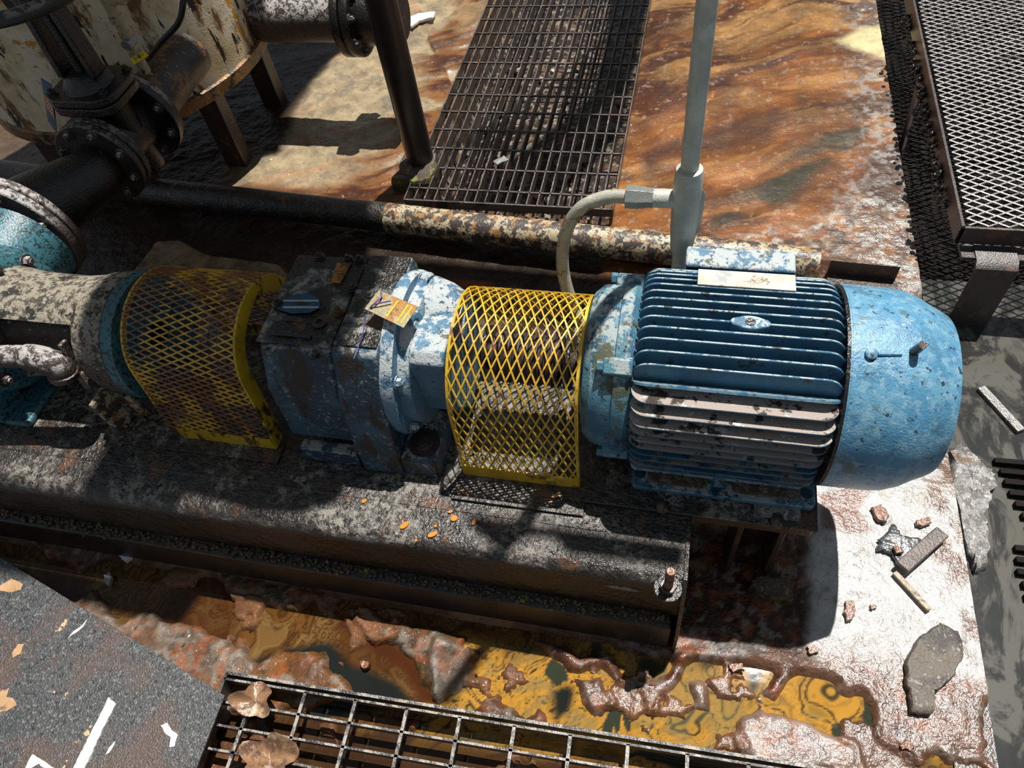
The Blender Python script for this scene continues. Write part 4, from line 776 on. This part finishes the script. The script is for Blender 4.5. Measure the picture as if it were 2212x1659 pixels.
fx = MB(); pts = smoothline([(cx_ - .105, cy_, .665), (cx_ - .15, cy_, .662), (-.195, 1.115, .635), (-.225, 1.105, .58), (-.235, 1.095, .50), (-.222, 1.08, .42), (-.19, 1.06, .36), (-.14, 1.04, .32)], 8)
fx.tube(pts, .0135, 16); fx.build('flexible_conduit', m_flex, cn)
bpt = thing('floor_pipe', (-.9, 1.70, 0), 'long floor pipe behind the pump set, black at left, scaling cream and rust at right', 'pipe')
pts = smoothline([(-2.6, 1.84, .05), (-1.9, 1.775, .05), (-1.4, 1.735, .052), (-.93, 1.699, .052), (-.53, 1.665, .052), (.30, 1.612, .047), (.377, 1.606, .046)], 5)
b = MB(); b.tube(pts[:16], .0475, 32); b.build('greasy_section', m_pipe_dark, bpt)
b = MB(); b.tube(pts[15:], .0475, 32, cap=True); b.build('painted_section', m_pipe, bpt)
b = MB(); b.lathe([(0, .040), (.0015, .040)], pts[-1], (1, -.07, 0), 24); b.build('dark_bore', m_black, bpt)
ag = thing('angle_iron', (.48, 1.59, 0), 'dark steel angle lying on the floor beyond the open end of the floor pipe', 'angle iron')
p0 = at(1795, 562, .055); p1 = at(1945, 577, .055)
b = MB(); b.bar((p0[0], p0[1], .028), (p1[0], p1[1], .028), .004, .056); b.build('web', m_darkbrown, ag); b = MB(); b.bar((p0[0], p0[1] - .03, .002), (p1[0], p1[1] - .03, .002), .06, .004); b.build('flange', m_darkbrown, ag)

# ------------------------------------------------------------ gratings
def grating(name, label, X0, X1, Y_0, Y_1, zt, depth, bar_dir, bar_sp, cross_sp, tk_, tc_, mat, yaw=0., frame=(), base=None, cdepth=.006, holes=None):
    g = thing(name, (X0, Y_0, zt - depth), label, 'grating'); c, s_ = math.cos(yaw), math.sin(yaw)
    def rp(x, y, z): return Vector((X0 + (x - X0) * c - (y - Y_0) * s_, Y_0 + (x - X0) * s_ + (y - Y_0) * c, z))
    def piece(nm, a, e, w, d, m=mat):
        b = MB(); b.bar(rp(a[0], a[1], zt - d / 2), rp(e[0], e[1], zt - d / 2), w, d); return b.build(nm, m, g)
    if bar_dir == 'y':
        n = int(round((X1 - X0) / bar_sp)); 
        for i in range(n + 1): piece('bar', (X0 + i * bar_sp, Y_0), (X0 + i * bar_sp, Y_1), tk_, depth)
        m = int((Y_1 - Y_0) / cross_sp)
        for j in range(m + 1): piece('cross_rod', (X0, Y_0 + .062 + j * cross_sp - .0), (X0 + n * bar_sp, Y_0 + .062 + j * cross_sp), tc_, cdepth)
    else:
        n = int(round((Y_1 - Y_0) / bar_sp))
        for i in range(n + 1): piece('bar', (X0, Y_0 + i * bar_sp), (X1, Y_0 + i * bar_sp), tk_, depth)
        m = int((X1 - X0) / cross_sp)
        for j in range(m + 1): piece('cross_rod', (X0 + .075 + j * cross_sp, Y_0), (X0 + .075 + j * cross_sp, Y_1), tc_, cdepth)
    for a, e, w, d in frame: piece('edge_bar', a, e, w, d)
    return g
grating('walkway_grating', 'long brown steel walkway grating running back beneath the round post', -.905, -.213, 1.792, 3.7, .052, .036, 'y', .0346, .1085, .0042, .006, m_grate,
        frame=(((-.905, 1.792), (-.213, 1.792), .006, .03),))
grating('drain_grating', 'grey steel bar grating in the foreground beside the speckled steel sheet', -.836, .75, -.19, .252, .055, .028, 'x', .0442, .1105, .0045, .007, m_grate2, yaw=math.radians(1.75), cdepth=.009,
        frame=(((-.836, .264), (.75, .264), .006, .045), ((-.836, -.19), (-.836, .264), .006, .045)))
# rubble under the walkway
for k in range(70):
    x = random.uniform(-.86, -.25); y = random.choice([random.uniform(1.84, 1.92), random.uniform(2.0, 2.9)]); r = random.uniform(.009, .02)
    b = MB(); b.lathe([(-r * .6, .0001), (-r * .5, r * .8), (0, r), (r * .4, r * .8), (r * .6, .0001)], (x, y, -.146 + r * .5), (random.random() - .5, random.random() - .5, 1), 6)
    tag(b.build('pebble', m_rock, smooth=20), 'small pale pebble lying in the trench under the walkway grating', 'pebble', 'pebbles under the walkway grating')
# partly sunk grating in the black water
sg = thing('sunken_grating', (.8, .9, -.08), 'black bar grating half sunk in the scummy water at the right edge', 'grating')
for k in range(13):
    y = 1.085 - .0285 * k; b = MB(); b.bar((.805 + .006 * k * (k < 8) + random.uniform(-.004, .004), y, -.085), (1.5, y, -.055), .013, .05); b.build('bar', m_lowmesh, sg)
# raised platform of expanded mesh
pf = thing('mesh_platform', (.70, 1.5, -.15), 'raised expanded-mesh steel platform at the upper right edge of the picture', 'platform')
ZPF = .20; px0, py0 = .705, 1.605
b = MB(); expanded(b, lambda u, v: (Vector((px0 + .02 + u, py0 + .02 + v, ZPF)), Vector((0, -.2, .97))), 1.0, 1.9, .0475, .0275, .0042, .002); b.build('mesh_panel', m_expand, pf, kind='stuff', smooth=20)
b = MB(); b.box(px0, px0 + .008, py0, 3.7, ZPF - .05, ZPF + .008); b.build('side_rail', m_rail, pf, bevel=.001)
b = MB(); b.box(px0, 1.9, py0, py0 + .008, ZPF - .045, ZPF + .008); b.build('front_rail', m_rail, pf, bevel=.001)
b = MB(); b.box(px0 + .015, 1.9, py0 - .04, py0 + .03, ZPF - .066, ZPF - .055); b.build('ledger_angle', m_rail, pf, bevel=.001)
b = MB(); b.prism([(.0, .0), (.0, .006), (-.055, .004), (-.075, -.01), (-.085, -.30), (-.078, -.30), (-.068, -.02), (-.05, -.004)], (.10, 0, 0), lambda y, z: (.752, py0 - .015 + y + .02, ZPF - .056 + z)); b.build('leg', m_rail, pf, bevel=.001)
b = MB(); b.bar((px0 + .02, 2.45, .17), (px0 - .02, 2.2, -.12), .05, .008, (1, 0, 0)); b.build('brace', m_rail, pf)
lm = thing('lower_mesh_floor', (.7, 1.7, -.1), 'dark expanded-mesh floor low in the gap beneath the raised platform', 'mesh floor')
b = MB(); expanded(b, lambda u, v: (Vector((.70 + u, 1.68 + v, -.14)), Vector((0, -.2, .97))), .8, 1.95, .07, .03, .0045, .003); b.build('mesh_panel', m_lowmesh, lm, kind='stuff', smooth=20)

# ------------------------------------------------------------ steel sheet bottom left
shp = pxp([(-60, 1165), (0, 1203), (485, 1502), (400, 1720), (300, 1900), (-500, 1900), (-500, 1100)], .075)
sh = thing('steel_sheet', (-1.2, .1, .05), 'flat speckled grey steel sheet with flaked paint in the bottom left corner', 'sheet')
b = MB(); b.prism(shp, (0, 0, .006), lambda x, y: (x, y, .069)); b.build('sheet', m_sheet, sh, bevel=.001)
def chip(parent, pts, mat, name, z=.0752, th=.0015):
    q = pxp(pts, z); pp = []
    for i in range(len(q)):
        a, c = q[i], q[(i + 1) % len(q)]; k_ = max(1, int(math.hypot(a[0] - c[0], a[1] - c[1]) / .006))
        for k in range(k_): pp.append((a[0] + (c[0] - a[0]) * k / k_ + random.uniform(-.0012, .0012), a[1] + (c[1] - a[1]) * k / k_ + random.uniform(-.0012, .0012)))
    b = MB(); b.prism(pp, (0, 0, th), lambda x, y: (x, y, z)); return b.build(name, mat, parent)
chip(sh, [(236, 1508), (252, 1520), (222, 1580), (186, 1659), (165, 1700), (140, 1700), (170, 1640), (205, 1570)], m_white, 'white_paint_strip', th=.004)
chip(sh, [(348, 1568), (362, 1562), (372, 1578), (384, 1588), (378, 1612), (366, 1614), (370, 1594), (356, 1582)], m_white, 'white_paint_chip')
chip(sh, [(250, 1600), (240, 1612), (228, 1630), (236, 1626), (248, 1610)], m_white, 'white_paint_chip')
chip(sh, [(70, 1630), (90, 1640), (118, 1659), (100, 1662), (84, 1650), (62, 1664), (50, 1668)], m_white, 'white_paint_chip')
chip(sh, [(190, 1338), (176, 1352), (160, 1362), (148, 1378), (164, 1368), (182, 1352)], m_white, 'scratch')
chip(sh, [(0, 1492), (20, 1486), (14, 1505), (28, 1508), (38, 1522), (20, 1534), (0, 1538)], m_chipo, 'orange_primer_patch', th=.0006)
chip(sh, [(0, 1265), (26, 1250), (50, 1262), (44, 1275), (20, 1280), (0, 1276)], m_chipo, 'orange_primer_patch', th=.0006)
chip(sh, [(40, 1390), (52, 1392), (44, 1412), (28, 1422), (26, 1412)], m_chipo, 'orange_primer_patch', th=.0006)

# ------------------------------------------------------------ loose debris
def deb(name, pts, z0, z1, mat, label, cat, group=None, wob=.002, sub=4):
    return tag(slab(pxp(pts, z0), z0, z1, wob, sub).build(name, mat, smooth=50), label, cat, group)
deb('stone_slab', [(1985, 1372), (2030, 1352), (2068, 1370), (2075, 1420), (2050, 1470), (2012, 1500), (2012, 1548), (1965, 1540), (1955, 1480), (1950, 1440)], .004, .022, m_stone, 'flat grey-brown stone slab lying at the lower right of the pad', 'stone', None, .003, 5)
deb('folded_sheeting', [(1900, 1165), (1930, 1130), (1948, 1158), (1988, 1165), (1992, 1190), (1972, 1225), (1940, 1220), (1918, 1195), (1890, 1188)], .006, .014, m_tar, 'crumpled black sheeting scrap lying under the brown slat', 'scrap', None, .004, 5)
b = MB(); b.bar(at(2035, 1150, .022), at(1948, 1226, .026), .03, .012); tag(b.build('brown_slat', m_slat, bevel=.002), 'short brown slat lying across the crumpled black sheeting', 'slat')
b = MB(); b.bar(at(1932, 1236, .008), at(2008, 1318, .008), .012, .007); tag(b.build('wood_splinter', m_wood, bevel=.001), 'thin pale wood splinter on the white concrete below the black sheeting', 'splinter')
deb('rust_flake', [(1826, 1300), (1842, 1298), (1846, 1320), (1840, 1342), (1826, 1345), (1822, 1322)], .003, .013, m_rust, 'larger rust flake alone in the middle of the white concrete', 'rust flake', 'rust flakes on the pad')
deb('rust_flake', [(1878, 1308), (1890, 1306), (1892, 1316), (1880, 1318)], .003, .009, m_rust, 'small rust flake just right of the larger one on white concrete', 'rust flake', 'rust flakes on the pad')
deb('rust_flake', [(1880, 1098), (1900, 1092), (1920, 1118), (1912, 1134), (1892, 1126)], .003, .015, m_rust, 'long rust flake directly above the crumpled black sheeting', 'rust flake', 'rust flakes on the pad')
deb('rust_flake', [(1976, 1126), (2004, 1120), (2010, 1132), (1990, 1140), (1976, 1136)], .003, .013, m_rust, 'rust flake above the far end of the brown slat', 'rust flake', 'rust flakes on the pad')
deb('rust_flake', [(1926, 1182), (1942, 1180), (1948, 1196), (1934, 1200)], .016, .026, m_rust, 'small rust flake lying on the crumpled black sheeting', 'rust flake', 'rust flakes on the pad')
deb('rust_flake', [(1742, 1402), (1760, 1398), (1764, 1412), (1746, 1418)], .0, .012, m_rust, 'rust flake at the edge of the motor shadow by the black pool', 'rust flake', 'rust flakes on the pad')
deb('mossy_block', [(1625, 1256), (1700, 1262), (1712, 1280), (1706, 1300), (1640, 1292), (1615, 1276)], .0, .03, m_crust, 'dark mossy block on the floor below the motor end of the skid', 'block', None, .003)
deb('paper_scrap', [(880, 44), (905, 32), (940, 28), (936, 42), (905, 50), (890, 62), (882, 58)], .01, .02, m_white, 'crumpled white paper scrap on the sludge at the top', 'scrap')
deb('metal_chip', [(1064, 350), (1090, 338), (1098, 346), (1074, 358)], .053, .058, m_chrome, 'small pale metal chip lying on the walkway grating', 'chip')
b = MB(); b.bar(at(2118, 838, -.07), at(2205, 932, -.07), .022, .012); tag(b.build('metal_strip', m_expand, bevel=.001), 'rusty metal strip floating in the black water beside the fan cowl', 'strip')
deb('film_scrap', [(228, 1245), (240, 1238), (246, 1250), (238, 1270), (232, 1262)], -.01, .0, m_sheetfilm, 'translucent pale film scrap floating on the brown liquid at left', 'scrap')
deb('film_scrap', [(262, 1206), (276, 1200), (288, 1208), (276, 1216)], -.01, .004, m_white, 'small white scrap at the foot of the skid rail at left', 'scrap')
deb('bark_chip', [(1570, 1440), (1600, 1436), (1606, 1450), (1580, 1456)], -.012, .004, m_rust, 'brown chip floating at the edge of the black pool', 'chip')
deb('rust_flake', [(1940, 1610), (1960, 1600), (1975, 1612), (1962, 1622), (1944, 1620)], .002, .010, m_rust, 'rust flake near the bottom edge left of the pad corner', 'rust flake', 'rust flakes on the pad')
deb('rust_flake', [(780, 1432), (798, 1430), (802, 1444), (786, 1448)], -.014, .0, m_rust, 'rust flake alone in the black and brown stream left of centre', 'rust flake', 'rust flakes on the pad')
for i, pts in enumerate(([(1195, 1140), (1210, 1120), (1230, 1115), (1225, 1135), (1205, 1150)], )): pass
og = M('orange_droplet', (.75, .25, .02), .35, 0, (), (100, .2), coat=.6)
for i, (px, py, a, l, w) in enumerate(((874, 1135, 50, 13, 7), (981, 1120, 20, 9, 8), (935, 1155, 35, 13, 6), (1024, 1128, 80, 9, 5), (973, 1106, 20, 6, 4), (941, 1137, 0, 4, 4), (899, 1168, 90, 4, 3), (787, 1083, 60, 7, 5), (1200, 1072, 20, 12, 4))):
    x, y, z = at(px, py, .2815 if px != 1200 else .289); c, s_ = math.cos(math.radians(a)), math.sin(math.radians(a)); k = .00085
    b = MB(); b.prism([(x + k * (l * math.cos(t) * c - w * math.sin(t) * s_), y + k * (l * math.cos(t) * s_ + w * math.sin(t) * c)) for t in [q * math.pi / 7 for q in range(14)]], (0, 0, .004), lambda X_, Y_: (X_, Y_, z - .001))
    tag(b.build('rust_drop', og, bevel=.001), 'small orange rust drop on top of the skid rail in front of the bright guard', 'rust drop', 'orange rust drops on the skid rail')
def leaf(c, r, z, label, mat, seed):
    R_ = np.random.RandomState(seed); n = 36; m = 9; vs = []; fs = []
    ph = R_.rand(4) * 6
    for i in range(m + 1):
        for k in range(n):
            a = 2 * math.pi * k / n; q = i / m; rad = r * q * (1 + .22 * math.sin(3 * a + ph[0]) + .12 * math.sin(5 * a + ph[1]))
            vs.append((c[0] + rad * math.cos(a), c[1] + rad * math.sin(a) * .8, z + r * (.35 * q * q * (1 + math.sin(2 * a + ph[2])) + .1 * math.sin(4 * a + ph[3]) * q + .05 * math.sin(11 * a + 9 * q) * q)))
    top = len(vs); vs += [(v[0], v[1], v[2] - .0012) for v in vs]
    for i in range(m):
        for k in range(n):
            k2 = (k + 1) % n; p = (i * n + k, i * n + k2, (i + 1) * n + k2, (i + 1) * n + k); fs += [p, tuple(top + t for t in reversed(p))]
    for k in range(n): k2 = (k + 1) % n; fs.append((m * n + k, m * n + k2, top + m * n + k2, top + m * n + k))
    b = MB(); b.add(vs, fs); tag(b.build('dead_leaf', mat, smooth=60), label, 'leaf', 'dead leaves on the drain grating')
leaf(at(552, 1515, .065), .042, .060, 'curled brown dead leaf near the corner of the foreground grating', m_leaf, 3)
leaf(at(582, 1640, .065), .055, .060, 'larger pale dead leaf at the bottom edge on the foreground grating', m_leaf, 8)

b = MB()
for k in range(130):
    y = random.uniform(1.75, 2.75); x = .705 - abs(random.gauss(0, .012)); r = random.uniform(.004, .011)
    b.lathe([(-r, .0001), (-r * .5, r * .8), (r * .3, r), (r, .0001)], (x, y, ZPF - .045 + random.uniform(-.004, .012)), (random.random() - .5, random.random() - .5, 1), 7)
tag(b.build('tar_crumbs', m_black, smooth=70), 'black glossy tar crumbs stuck along the side rail of the mesh platform', 'crumbs', kind='stuff')
